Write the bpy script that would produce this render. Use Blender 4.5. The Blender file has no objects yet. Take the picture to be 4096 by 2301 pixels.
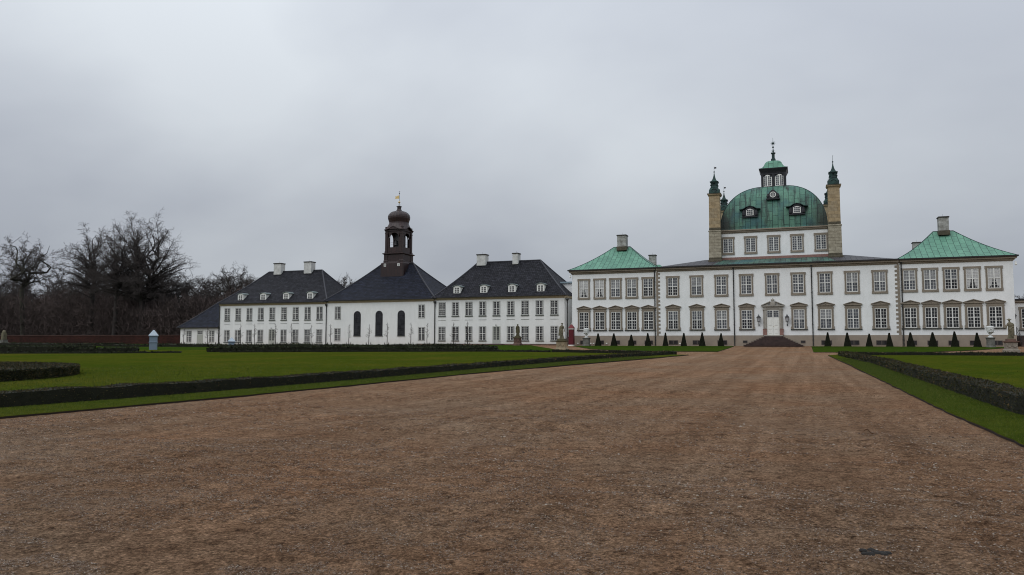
import bpy, bmesh, math, random
import numpy as np
from mathutils import Vector, Matrix
S = bpy.context.scene
C = S.collection
R = math.radians
random.seed(7); rng = np.random.default_rng(7)

# ------------------------------------------------------------------ camera
PITCH, YAW, ROLL = R(4.15), math.atan(1167/3030*math.cos(R(4.15))), 0.0012
cd = bpy.data.cameras.new('camera'); cam = bpy.data.objects.new('camera', cd); C.objects.link(cam)
cd.sensor_width = 36; cd.lens = 3030/4096*36; cd.clip_start = .1; cd.clip_end = 5000
fw = Vector((-math.sin(YAW)*math.cos(PITCH), math.cos(YAW)*math.cos(PITCH), math.sin(PITCH)))
rt = Vector((math.cos(YAW), math.sin(YAW), 0)); up = rt.cross(fw)
rt2 = rt*math.cos(ROLL)+up*math.sin(ROLL); up2 = -rt*math.sin(ROLL)+up*math.cos(ROLL)
M = Matrix((( rt2.x, up2.x, -fw.x, 0), (rt2.y, up2.y, -fw.y, 0), (rt2.z, up2.z, -fw.z, 1.6), (0, 0, 0, 1)))
cam.matrix_world = M
S.camera = cam

# ------------------------------------------------------------------ world, sun, exposure
S.view_settings.view_transform = 'Standard'; S.view_settings.look = 'None'
S.cycles.filter_width = 1.05; S.view_settings.gamma = 1; S.view_settings.exposure = 0
SUN_EL, SUN_AZ = R(42), R(205)       # azimuth measured from +Y clockwise: behind the camera, a little left
W = bpy.data.worlds.new('World'); S.world = W; W.use_nodes = True
nt = W.node_tree; nt.nodes.clear()
def N(nt, t, **k):
    n = nt.nodes.new(t)
    for a, b in k.items():
        if a.startswith('i_'):
            key = a[2:]; key = int(key) if key.isdigit() else key
            n.inputs[key].default_value = b
        else: setattr(n, a, b)
    return n
L_ = lambda nt, a, b: nt.links.new(a, b)
out = N(nt, 'ShaderNodeOutputWorld'); bg = N(nt, 'ShaderNodeBackground'); bg.inputs['Strength'].default_value = .1
sky = N(nt, 'ShaderNodeTexSky', sky_type='NISHITA', sun_disc=False, sun_elevation=SUN_EL, sun_rotation=SUN_AZ)
tc = N(nt, 'ShaderNodeTexCoord'); sx = N(nt, 'ShaderNodeSeparateXYZ'); L_(nt, tc.outputs['Generated'], sx.inputs[0])
zc = N(nt, 'ShaderNodeMath', operation='MAXIMUM', i_1=0.0); L_(nt, sx.outputs['Z'], zc.inputs[0])
grad = N(nt, 'ShaderNodeMapRange'); grad.inputs['From Min'].default_value = 0; grad.inputs['From Max'].default_value = 1
grad.inputs['To Min'].default_value = 3.7; grad.inputs['To Max'].default_value = 10.9
L_(nt, zc.outputs[0], grad.inputs['Value'])
za = N(nt, 'ShaderNodeMath', operation='ADD', i_1=.40); L_(nt, zc.outputs[0], za.inputs[0])
dx = N(nt, 'ShaderNodeMath', operation='DIVIDE'); L_(nt, sx.outputs['X'], dx.inputs[0]); L_(nt, za.outputs[0], dx.inputs[1])
dy = N(nt, 'ShaderNodeMath', operation='DIVIDE'); L_(nt, sx.outputs['Y'], dy.inputs[0]); L_(nt, za.outputs[0], dy.inputs[1])
cv = N(nt, 'ShaderNodeCombineXYZ'); L_(nt, dx.outputs[0], cv.inputs[0]); L_(nt, dy.outputs[0], cv.inputs[1])
mp = N(nt, 'ShaderNodeMapping'); mp.inputs['Rotation'].default_value = (0, 0, R(35)); mp.inputs['Scale'].default_value = (.85, 1.0, 1)
mp.inputs['Location'].default_value = (5.0, 2.0, 0)
L_(nt, cv.outputs[0], mp.inputs['Vector'])
cl = N(nt, 'ShaderNodeTexNoise', i_Scale=1.2, i_Detail=5.0, i_Roughness=.45, i_Distortion=.12); L_(nt, mp.outputs[0], cl.inputs['Vector'])
cr = N(nt, 'ShaderNodeValToRGB'); L_(nt, cl.outputs['Fac'], cr.inputs[0])
cr.color_ramp.elements[0].position = .38; cr.color_ramp.elements[0].color = (.85, .915, 1.03, 1)
cr.color_ramp.elements[1].position = .62; cr.color_ramp.elements[1].color = (1.17, 1.25, 1.34, 1)
mul = N(nt, 'ShaderNodeMix', data_type='RGBA', blend_type='MULTIPLY'); mul.inputs['Factor'].default_value = 1
L_(nt, cr.outputs[0], mul.inputs[6]); L_(nt, grad.outputs[0], mul.inputs[7])
mx = N(nt, 'ShaderNodeMix', data_type='RGBA'); mx.inputs["Factor"].default_value = .985
L_(nt, sky.outputs[0], mx.inputs[6]); L_(nt, mul.outputs[2], mx.inputs[7])
L_(nt, mx.outputs[2], bg.inputs[0]); L_(nt, bg.outputs[0], out.inputs[0])
sl = bpy.data.lights.new('sun', 'SUN'); sl.energy = 1.0; sl.angle = R(50); sl.color = (1, .97, .93)
so = bpy.data.objects.new('sun', sl); C.objects.link(so)
sd = Vector((math.sin(SUN_AZ)*math.cos(SUN_EL), math.cos(SUN_AZ)*math.cos(SUN_EL), math.sin(SUN_EL)))
so.rotation_euler = sd.to_track_quat('Z', 'Y').to_euler()

# ------------------------------------------------------------------ helpers
GB = 1.22
def zg(y):
    return 0.0 if y < 0 else GB*min(y/98, 1)**2.2
def mat(name, base, rough=.8, spec=.3, metal=0):
    m = bpy.data.materials.new(name); m.use_nodes = True
    b = m.node_tree.nodes['Principled BSDF']
    b.inputs['Base Color'].default_value = (*base, 1); b.inputs['Roughness'].default_value = rough
    b.inputs['Specular IOR Level'].default_value = spec; b.inputs['Metallic'].default_value = metal
    return m
def nodes(m): return m.node_tree, m.node_tree.nodes['Principled BSDF']
def ramp(nt, fac, stops):
    r = N(nt, 'ShaderNodeValToRGB'); L_(nt, fac, r.inputs[0]); e = r.color_ramp.elements
    while len(e) < len(stops): e.new(.5)
    for i, (p, c) in enumerate(stops): e[i].position = p; e[i].color = (*c, 1)
    return r.outputs[0]
def tex(nt, kind='UV', scale=(1, 1, 1), rot=0):
    t = N(nt, 'ShaderNodeTexCoord'); m = N(nt, 'ShaderNodeMapping'); m.inputs['Scale'].default_value = scale
    m.inputs['Rotation'].default_value = (0, 0, rot); L_(nt, t.outputs[kind], m.inputs[0]); return m.outputs[0]
def noise(nt, vec, s, d=4, r=.55, dist=0):
    n = N(nt, 'ShaderNodeTexNoise', i_Scale=s, i_Detail=d, i_Roughness=r, i_Distortion=dist); L_(nt, vec, n.inputs['Vector']); return n.outputs['Fac']
def mixc(nt, fac, a, b, bt='MIX'):
    m = N(nt, 'ShaderNodeMix', data_type='RGBA', blend_type=bt)
    for s, v in ((m.inputs['Factor'], fac), (m.inputs[6], a), (m.inputs[7], b)):
        if isinstance(v, (int, float)): s.default_value = v
        elif isinstance(v, tuple): s.default_value = (*v, 1)
        else: L_(nt, v, s)
    return m.outputs[2]
def bump(nt, b, h, st=.5, dist=.05):
    n = N(nt, 'ShaderNodeBump'); n.inputs['Strength'].default_value = st; n.inputs['Distance'].default_value = dist
    L_(nt, h, n.inputs['Height']); L_(nt, n.outputs[0], b.inputs['Normal'])
def mottled(name, c1, c2, s=2, rough=.85, detail=6, bs=0, spec=.25, kind='Object'):
    m = mat(name, c1, rough, spec); nt, b = nodes(m); v = tex(nt, kind)
    n = noise(nt, v, s, detail, .6); L_(nt, ramp(nt, n, [(.32, c1), (.68, c2)]), b.inputs['Base Color'])
    if bs: bump(nt, b, noise(nt, v, s*6, 5, .6), bs, .02)
    return m

MT = {}
# white limewashed brick: faint courses and weathering
def plaster(name, c, c2):
    m = mat(name, c, .9, .2); nt, b = nodes(m); v = tex(nt, 'UV')
    n = noise(nt, v, .35, 8, .65); col = ramp(nt, n, [(.3, c2), (.6, c)])
    br = N(nt, 'ShaderNodeTexBrick', i_Scale=1.0); br.inputs['Brick Width'].default_value = .24; br.inputs['Row Height'].default_value = .08
    br.inputs['Mortar Size'].default_value = .008; L_(nt, v, br.inputs['Vector'])
    br.inputs['Color1'].default_value = (1, 1, 1, 1); br.inputs['Color2'].default_value = (.93, .93, .93, 1); br.inputs['Mortar'].default_value = (.88, .88, .88, 1)
    n2 = noise(nt, tex(nt, 'UV', (1, .25, 1)), 2.2, 5, .6)
    col = mixc(nt, .55, col, br.outputs[0], 'MULTIPLY')
    col = mixc(nt, 1, col, ramp(nt, n2, [(.3, (.93, .93, .92)), (.62, (1, 1, 1))]), 'MULTIPLY')
    sv = N(nt, 'ShaderNodeSeparateXYZ'); L_(nt, v, sv.inputs[0]); n5 = noise(nt, tex(nt, 'UV', (1.3, .35, 1)), 1.4, 5, .6)
    hgt = N(nt, 'ShaderNodeMath', operation='MULTIPLY_ADD', i_1=2.6, i_2=0.0); L_(nt, n5, hgt.inputs[0])
    gr = N(nt, 'ShaderNodeMapRange'); L_(nt, sv.outputs['Y'], gr.inputs['Value']); gr.inputs['From Min'].default_value = GB+.1; L_(nt, hgt.outputs[0], gr.inputs['From Max']); gr.inputs['To Min'].default_value = .35; gr.inputs['To Max'].default_value = 0
    L_(nt, sv.outputs['Y'], gr.inputs['Value'])
    hgt.inputs[2].default_value = GB
    col = mixc(nt, gr.outputs[0], col, (.50, .50, .44))
    L_(nt, col, b.inputs['Base Color']); bump(nt, b, noise(nt, v, 9, 5, .6), .35, .02); return m
MT['white'] = plaster('limewash_white', (.79, .80, .80), (.74, .755, .76))
MT['wing_white'] = plaster('limewash_wing', (.77, .775, .76), (.72, .73, .72))
MT['plinth'] = mottled('plinth_render', (.30, .25, .20), (.25, .21, .168), 1.2, .9, 7, .2)
MT['stone'] = mottled('window_sandstone', (.25, .212, .168), (.19, .163, .132), 2.5, .85, 6, .25)
MT['door_stone'] = mottled('portal_sandstone', (.36, .34, .30), (.27, .25, .22), 3, .85, 6, .2)
MT['red_stone'] = mottled('red_granite', (.27, .15, .125), (.19, .11, .095), 3, .8, 6, .2)
MT['sill'] = mat('slate_sill', (.035, .04, .038), .6)
MT['cornice'] = mottled('painted_cornice', (.27, .225, .175), (.215, .18, .14), 1.5, .8)
MT['ochre'] = mottled('ochre_cornice', (.42, .34, .22), (.33, .27, .18), 1.5, .8)
MT['gutter'] = mat('dark_gutter', (.018, .016, .016), .5)
MT['pipe'] = mottled('downpipe_iron', (.02, .02, .02), (.05, .05, .045), 3, .55)
MT['paint'] = mat('window_paint', (.68, .68, .65), .5, .4)
MT['greypaint'] = mat('grey_door_paint', (.36, .37, .33), .55, .4)
MT['trim'] = mat('window_trim_grey', (.15, .155, .14), .6)
MT['doorwhite'] = mat('door_paint_white', (.72, .72, .68), .5, .4)
MT['black'] = mat('black_iron', (.01, .01, .012), .45, .5)
MT['gold'] = mat('gilding', (.55, .40, .16), .35, .5, .6)
MT['curtain'] = mottled('net_curtain', (.50, .50, .50), (.36, .36, .36), 6, .95)
MT['bars'] = mat('rusty_grille', (.075, .062, .055), .7)
def glass(name, c1, c2, s=1.6):
    m = mat(name, c1, .1, .3); nt, b = nodes(m); v = tex(nt, 'Object', (1, 1, 1))
    oi = N(nt, 'ShaderNodeObjectInfo'); ad = N(nt, 'ShaderNodeVectorMath', operation='ADD'); L_(nt, v, ad.inputs[0])
    ml = N(nt, 'ShaderNodeVectorMath', operation='SCALE'); ml.inputs[0].default_value = (17, 31, 7); L_(nt, oi.outputs['Random'], ml.inputs['Scale'])
    L_(nt, ml.outputs[0], ad.inputs[1]); L_(nt, ramp(nt, noise(nt, ad.outputs[0], s, 3, .6), [(.35, c1), (.62, c2)]), b.inputs['Base Color'])
    bump(nt, b, noise(nt, ad.outputs[0], 3.5, 2), .08, .02); return m
MT['glass_dark'] = glass('pane_dark', (.006, .006, .008), (.03, .03, .035))
MT['glass_mid'] = glass('pane_grey', (.05, .055, .065), (.12, .125, .14))
MT['glass_blind'] = glass('pane_blind', (.17, .175, .18), (.26, .26, .27))
MT['glass_white'] = glass('pane_blind_pale', (.3, .31, .32), (.42, .42, .44))
# tiles: rolled pantiles with courses
def tiles(name, c1, c2, joint=(.008, .008, .01)):
    m = mat(name, c1, .62, .12); nt, b = nodes(m); v = tex(nt, 'UV')
    br = N(nt, 'ShaderNodeTexBrick', i_Scale=1.0, offset=0.0); br.inputs['Brick Width'].default_value = .30; br.inputs['Row Height'].default_value = .36
    br.inputs['Mortar Size'].default_value = .035; br.inputs['Mortar Smooth'].default_value = .4; br.inputs['Bias'].default_value = -.1
    L_(nt, v, br.inputs['Vector'])
    br.inputs['Color1'].default_value = (*c1, 1); br.inputs['Color2'].default_value = (*c2, 1); br.inputs['Mortar'].default_value = (*joint, 1)
    n = noise(nt, v, .8, 6, .6); col = mixc(nt, 1, br.outputs[0], ramp(nt, n, [(.3, (.65, .65, .65)), (.7, (1.25, 1.25, 1.3))]), 'MULTIPLY')
    col = mixc(nt, 1, col, ramp(nt, noise(nt, tex(nt, 'UV', (.7, 1.6, 1)), 2.2, 3, .8), [(.35, (.45, .45, .45)), (.65, (1.75, 1.75, 1.75))]), 'MULTIPLY')
    L_(nt, col, b.inputs['Base Color'])
    w = N(nt, 'ShaderNodeTexWave', wave_type='BANDS', bands_direction='X', i_Scale=1/.30/2*math.pi/3.14159*.318*3.1416); L_(nt, v, w.inputs['Vector'])
    saw = N(nt, 'ShaderNodeTexWave', wave_type='BANDS', bands_direction='Y', wave_profile='SAW'); saw.inputs['Scale'].default_value = 1/.36/3.1831*.9995; L_(nt, v, saw.inputs['Vector'])
    ad = N(nt, 'ShaderNodeMath', operation='SUBTRACT'); L_(nt, br.outputs['Fac'], ad.inputs[1]); L_(nt, w.outputs['Fac'], ad.inputs[0])
    bump(nt, b, ad.outputs[0], .6, .05)
    return m
MT['tile'] = tiles('glazed_black_tile', (.025, .025, .030), (.011, .011, .015))
MT['tile_blue'] = tiles('glazed_blue_black_tile', (.016, .019, .032), (.009, .011, .018))
MT['ridge'] = mottled('ridge_tile', (.05, .05, .06), (.025, .025, .03), 5, .5)
# sheet copper with standing seams (v runs up the slope)
def copper(name, c1, c2, seam, w=.62, h=1.15, stain=0, dark=(.02, .025, .02), rough=.6):
    m = mat(name, c1, rough, .35); nt, b = nodes(m)
    v = tex(nt, 'UV', (1, 1, 1), R(90))
    br = N(nt, 'ShaderNodeTexBrick', i_Scale=1.0); br.inputs['Brick Width'].default_value = h; br.inputs['Row Height'].default_value = w
    br.inputs['Mortar Size'].default_value = .03; br.inputs['Mortar Smooth'].default_value = .3; br.offset = .5; L_(nt, v, br.inputs['Vector'])
    br.inputs['Color1'].default_value = (*c1, 1); br.inputs['Color2'].default_value = (*c2, 1); br.inputs['Mortar'].default_value = (*seam, 1)
    v2 = tex(nt, 'UV', (1, .3, 1))
    n = noise(nt, v2, 1.1, 7, .62); col = mixc(nt, 1, br.outputs[0], ramp(nt, n, [(.3, (.72, .76, .76)), (.66, (1.12, 1.1, 1.08))]), 'MULTIPLY')
    if stain:
        v3 = tex(nt, 'UV', (1.25, .20, 1)); n3 = noise(nt, v3, 1.0, 5, .68)
        f = N(nt, 'ShaderNodeMapRange'); L_(nt, n3, f.inputs['Value']); f.inputs['From Min'].default_value = .50; f.inputs['From Max'].default_value = .64
        f.inputs['To Max'].default_value = min(1, stain*1.1); col = mixc(nt, f.outputs[0], col, dark)
        n4 = noise(nt, tex(nt, 'UV', (.35, .3, 1)), 1.0, 3, .6)
        f4 = N(nt, 'ShaderNodeMapRange'); L_(nt, n4, f4.inputs['Value']); f4.inputs['From Min'].default_value = .48; f4.inputs['From Max'].default_value = .62
        f4.inputs['To Max'].default_value = .75; col = mixc(nt, f4.outputs[0], col, (.03, .10, .11))
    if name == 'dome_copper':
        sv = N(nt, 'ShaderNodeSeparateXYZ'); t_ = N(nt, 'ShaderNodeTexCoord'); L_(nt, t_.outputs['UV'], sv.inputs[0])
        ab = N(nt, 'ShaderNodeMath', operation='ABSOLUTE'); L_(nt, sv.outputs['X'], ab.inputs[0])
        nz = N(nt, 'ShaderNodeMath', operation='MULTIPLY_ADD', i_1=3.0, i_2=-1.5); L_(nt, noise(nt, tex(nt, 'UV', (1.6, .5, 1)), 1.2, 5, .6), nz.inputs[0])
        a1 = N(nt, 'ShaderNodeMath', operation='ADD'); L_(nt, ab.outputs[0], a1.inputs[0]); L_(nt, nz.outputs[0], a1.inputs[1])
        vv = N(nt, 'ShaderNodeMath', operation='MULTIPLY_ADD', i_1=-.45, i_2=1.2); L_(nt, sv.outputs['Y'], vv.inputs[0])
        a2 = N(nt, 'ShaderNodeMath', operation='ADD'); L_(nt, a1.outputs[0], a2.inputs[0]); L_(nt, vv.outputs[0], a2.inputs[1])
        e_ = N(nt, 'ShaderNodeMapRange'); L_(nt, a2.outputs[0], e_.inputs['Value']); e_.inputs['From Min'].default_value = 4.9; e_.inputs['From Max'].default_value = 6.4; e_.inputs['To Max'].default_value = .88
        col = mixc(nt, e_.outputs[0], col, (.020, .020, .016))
    L_(nt, col, b.inputs['Base Color']); bump(nt, b, br.outputs['Fac'], .5, -.03); return m
MT['copper'] = copper('verdigris_copper', (.125, .29, .205), (.095, .23, .165), (.025, .07, .052))
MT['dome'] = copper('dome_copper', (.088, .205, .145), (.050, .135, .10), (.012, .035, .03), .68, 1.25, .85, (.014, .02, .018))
MT['copper_low'] = copper('low_roof_copper', (.070, .145, .110), (.045, .09, .072), (.015, .025, .022), .62, 3, .55, (.03, .025, .03))
MT['lead_low'] = copper('dull_lead_copper', (.060, .058, .062), (.045, .042, .05), (.015, .015, .018), .62, 3, 0)
MT['copper_dark'] = mottled('dark_copper', (.022, .055, .052), (.010, .016, .018), 2.5, .55, 6, .3)
MT['copper_bell'] = mottled('finial_copper', (.022, .065, .055), (.008, .017, .019), 2.2, .55, 6, .2)
MT['lead'] = mottled('black_lead', (.014, .015, .02), (.03, .03, .034), 3, .5)
MT['tower_cu'] = copper('brown_copper', (.030, .0135, .0135), (.021, .010, .0105), (.012, .008, .009), .45, 1.6, 0, rough=.5)
MT['onion'] = copper('onion_copper', (.040, .020, .020), (.026, .014, .015), (.010, .007, .009), .5, 5, 0, rough=.38)
MT['dormer_lead'] = mottled('pale_dormer_lead', (.20, .235, .235), (.12, .15, .15), 3, .6)
MT['link_roof'] = mottled('blue_zinc', (.25, .32, .36), (.18, .24, .28), 3, .5)
def ashlar(name, c1, c2, joint, bw=.72, rh=.42):
    m = mat(name, c1, .85, .2); nt, b = nodes(m); v = tex(nt, 'UV')
    br = N(nt, 'ShaderNodeTexBrick', i_Scale=1.0); br.inputs['Brick Width'].default_value = bw; br.inputs['Row Height'].default_value = rh
    br.inputs['Mortar Size'].default_value = .018; L_(nt, v, br.inputs['Vector'])
    br.inputs['Color1'].default_value = (*c1, 1); br.inputs['Color2'].default_value = (*c2, 1); br.inputs['Mortar'].default_value = (*joint, 1)
    n = noise(nt, v, 1.6, 7, .65)
    L_(nt, mixc(nt, 1, br.outputs[0], ramp(nt, n, [(.3, (.6, .58, .56)), (.6, (1.1, 1.1, 1.1))]), 'MULTIPLY'), b.inputs['Base Color'])
    bump(nt, b, noise(nt, v, 9, 4), .3, .02); return m
MT['sand'] = ashlar('ochre_sandstone', (.36, .275, .165), (.30, .245, .165), (.20, .15, .095))
MT['sand_low'] = ashlar('grey_sandstone', (.34, .31, .24), (.30, .27, .205), (.12, .10, .075), 2.4, .40)
MT['mossy'] = mottled('mossy_stone', (.10, .085, .06), (.055, .05, .035), 4, .9, 6, .3)
MT['chim'] = mottled('stained_chimney', (.42, .42, .40), (.15, .145, .13), 2.2, .9, 7, .2)
MT['chimw'] = mottled('white_chimney', (.62, .62, .60), (.42, .42, .40), 2.0, .9, 7)
MT['cap'] = mottled('chimney_cap', (.035, .032, .03), (.06, .055, .05), 4, .8)
MT['step'] = mottled('dark_step_stone', (.085, .055, .048), (.045, .032, .03), 3, .75, 6, .2)
MT['found'] = ashlar('granite_foundation', (.17, .115, .095), (.12, .085, .07), (.06, .04, .035), 1.5, .35)
MT['statue'] = mottled('weathered_sandstone', (.20, .175, .12), (.075, .07, .045), 3.5, .9, 8, .4)
MT['statue_dark'] = mottled('algae_sandstone', (.115, .10, .055), (.05, .045, .028), 3.5, .9, 8, .4)
MT['ped_tan'] = mottled('tan_pedestal', (.33, .26, .17), (.20, .165, .11), 2.5, .9, 8, .3)
MT['ped_red'] = mottled('red_pedestal', (.16, .095, .075), (.085, .055, .045), 2.5, .9, 8, .3)
MT['ped_grey'] = mottled('grey_pedestal', (.17, .165, .15), (.085, .08, .07), 2.5, .9, 8, .3)
MT['ped_pale'] = mottled('pale_pedestal', (.27, .24, .20), (.17, .15, .125), 2.5, .9, 8, .3)
MT['marble'] = mottled('white_urn_stone', (.66, .67, .66), (.45, .46, .44), 3, .7, 7)
MT['red'] = mottled('sentry_red', (.095, .008, .014), (.078, .007, .012), 1.5, .55)
MT['redroof'] = mottled('sentry_roof_red', (.17, .020, .026), (.14, .017, .022), 2, .5)
MT['cover'] = mottled('blue_grey_boards', (.175, .225, .285), (.15, .195, .25), 2, .6)
MT['cover_roof'] = mottled('pale_blue_boards', (.40, .46, .52), (.34, .40, .46), 2, .6)
MT['bark'] = mottled('bark', (.060, .053, .050), (.032, .028, .026), 1.5, .95)
MT['bark_green'] = mottled('bark_green', (.07, .066, .052), (.032, .030, .025), 1.0, .95)
MT['twig'] = mat('twigs', (.075, .065, .062), 1, .05)
MT['thicket'] = mottled('thicket_brown', (.088, .068, .063), (.056, .045, .043), .12, 1, 4, 0, .05)
MT['soil'] = mottled('edge_soil', (.030, .019, .014), (.016, .011, .009), 8, .95)
m = mat('garden_wall_brick', (.1, .03, .02), .9, .15); nt_, b_ = nodes(m); v_ = tex(nt_, 'UV')
br = N(nt_, 'ShaderNodeTexBrick', i_Scale=1.0); br.inputs['Brick Width'].default_value = .5; br.inputs['Row Height'].default_value = .16; L_(nt_, v_, br.inputs['Vector'])
br.inputs['Mortar Size'].default_value = .015
br.inputs['Color1'].default_value = (.046, .016, .013, 1); br.inputs['Color2'].default_value = (.026, .011, .009, 1); br.inputs['Mortar'].default_value = (.026, .014, .012, 1)
L_(nt_, mixc(nt_, 1, br.outputs[0], ramp(nt_, noise(nt_, v_, .5, 8, .7), [(.3, (.5, .55, .55)), (.66, (1.3, 1.2, 1.1))]), 'MULTIPLY'), b_.inputs['Base Color']); MT['brick'] = m
MT['coping'] = mottled('wall_coping', (.11, .06, .05), (.06, .035, .03), 2, .9)
# lawn
def lawnmat(name, stops):
    m = mat(name, (.05, .07, .012), 1, .0); nt, b = nodes(m); v = tex(nt, 'Object')
    a = noise(nt, v, .16, 5, .62); c = noise(nt, v, 2.3, 4, .6); d = noise(nt, v, 34, 3, .7)
    col = ramp(nt, a, [(.30, stops[0]), (.5, stops[1]), (.72, stops[2])])
    col = mixc(nt, 1, col, ramp(nt, c, [(.3, (.74, .80, .74)), (.7, (1.25, 1.18, 1.1))]), 'MULTIPLY')
    col = mixc(nt, 1, col, ramp(nt, d, [(.3, (.55, .6, .55)), (.7, (1.45, 1.4, 1.3))]), 'MULTIPLY')
    L_(nt, col, b.inputs['Base Color']); bump(nt, b, noise(nt, v, 22, 5, .7), .8, .05); return m
MT['lawn'] = lawnmat('lawn_grass', [(.037, .057, .007), (.049, .062, .008), (.068, .068, .011)])
MT['lawn2'] = lawnmat('lawn_far', [(.024, .050, .008), (.031, .054, .008), (.038, .057, .009)])
MT['verge'] = lawnmat('verge_grass', [(.036, .056, .008), (.046, .061, .009), (.060, .067, .012)])
m = mat('grass_blade', (.05, .09, .012), .8, .15); nt_, b_ = nodes(m); g = N(nt_, 'ShaderNodeNewGeometry')
L_(nt_, ramp(nt_, g.outputs['Random Per Island'], [(0, (.030, .058, .006)), (.6, (.055, .080, .010)), (1, (.10, .105, .025))]), b_.inputs['Base Color']); MT['blade'] = m
def leafmat(name, stops):
    m = mat(name, stops[0][1], .75, .2); nt, b = nodes(m); g = N(nt, 'ShaderNodeNewGeometry'); v = tex(nt, 'Object')
    a = ramp(nt, g.outputs['Random Per Island'], stops)
    L_(nt, mixc(nt, 1, a, ramp(nt, noise(nt, v, .7, 5, .6), [(.3, (.65, .7, .6)), (.7, (1.3, 1.2, 1.1))]), 'MULTIPLY'), b.inputs['Base Color']); return m
MT['hedge_leaf'] = leafmat('hedge_leaf', [(0, (.010, .015, .006)), (.5, (.027, .031, .011)), (.85, (.055, .052, .02)), (1, (.13, .085, .045))])
MT['hedge_top'] = leafmat('hedge_top_leaf', [(0, (.014, .019, .007)), (.5, (.028, .025, .010)), (.85, (.044, .032, .015)), (1, (.066, .044, .023))])
MT['yew'] = leafmat('yew_leaf', [(0, (.011, .018, .008)), (.5, (.018, .025, .010)), (1, (.032, .035, .015))])
MT['hedge_core'] = mottled('hedge_core', (.008, .009, .005), (.014, .014, .008), 6, 1)
MT['cone'] = leafmat('topiary_leaf', [(0, (.006, .010, .005)), (.6, (.013, .019, .009)), (1, (.026, .034, .016))])
# gravel
m = mat('gravel', (.12, .09, .07), 1, .05); nt_, b_ = nodes(m); v_ = tex(nt_, 'Object')
big = noise(nt_, v_, .20, 4, .6, .4); mid = noise(nt_, v_, 1.1, 5, .7); lump = noise(nt_, v_, 5.5, 6, .82); fine = noise(nt_, v_, 30, 5, .85); vf = noise(nt_, v_, 90, 4, .8)
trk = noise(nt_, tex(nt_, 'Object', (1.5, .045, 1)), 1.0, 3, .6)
vo = N(nt_, 'ShaderNodeTexVoronoi', i_Scale=52.0); L_(nt_, v_, vo.inputs['Vector'])
sp = N(nt_, 'ShaderNodeSeparateColor'); L_(nt_, vo.outputs['Color'], sp.inputs[0])
col = ramp(nt_, big, [(.35, (.216, .123, .070)), (.52, (.207, .130, .080)), (.68, (.218, .149, .098))])
col = mixc(nt_, 1, col, ramp(nt_, mid, [(.3, (.80, .76, .74)), (.5, (1, 1, 1)), (.7, (1.18, 1.22, 1.26))]), 'MULTIPLY')
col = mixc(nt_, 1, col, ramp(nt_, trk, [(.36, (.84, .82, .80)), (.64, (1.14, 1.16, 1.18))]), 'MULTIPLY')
col = mixc(nt_, 1, col, ramp(nt_, lump, [(.36, (.40, .36, .33)), (.47, (.95, .95, .95)), (.66, (1.35, 1.37, 1.40))]), 'MULTIPLY')  # dark lows of the lump noise put rut and footprint shadows into the colour
col = mixc(nt_, 1, col, ramp(nt_, fine, [(.36, (.38, .36, .34)), (.5, (1, 1, 1)), (.66, (1.7, 1.7, 1.7))]), 'MULTIPLY')
col = mixc(nt_, .8, col, ramp(nt_, sp.outputs[0], [(0, (.5, .46, .43)), (.55, (1, .97, .95)), (.9, (1.3, 1.28, 1.25)), (1, (1.6, 1.55, 1.5))]), 'MULTIPLY')
L_(nt_, col, b_.inputs['Base Color'])
hh = N(nt_, 'ShaderNodeMath', operation='ADD'); L_(nt_, fine, hh.inputs[0]); L_(nt_, lump, hh.inputs[1]); bump(nt_, b_, hh.outputs[0], 1.0, .05)
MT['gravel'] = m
m = mat('gravel_stone', (.2, .17, .15), .8, .25); nt_, b_ = nodes(m); g = N(nt_, 'ShaderNodeNewGeometry')
L_(nt_, ramp(nt_, g.outputs['Random Per Island'], [(0, (.05, .034, .026)), (.3, (.13, .08, .054)), (.55, (.19, .135, .10)), (.8, (.26, .20, .155)), (.96, (.32, .27, .215)), (1, (.44, .39, .33))]), b_.inputs['Base Color']); MT['stones'] = m

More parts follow.
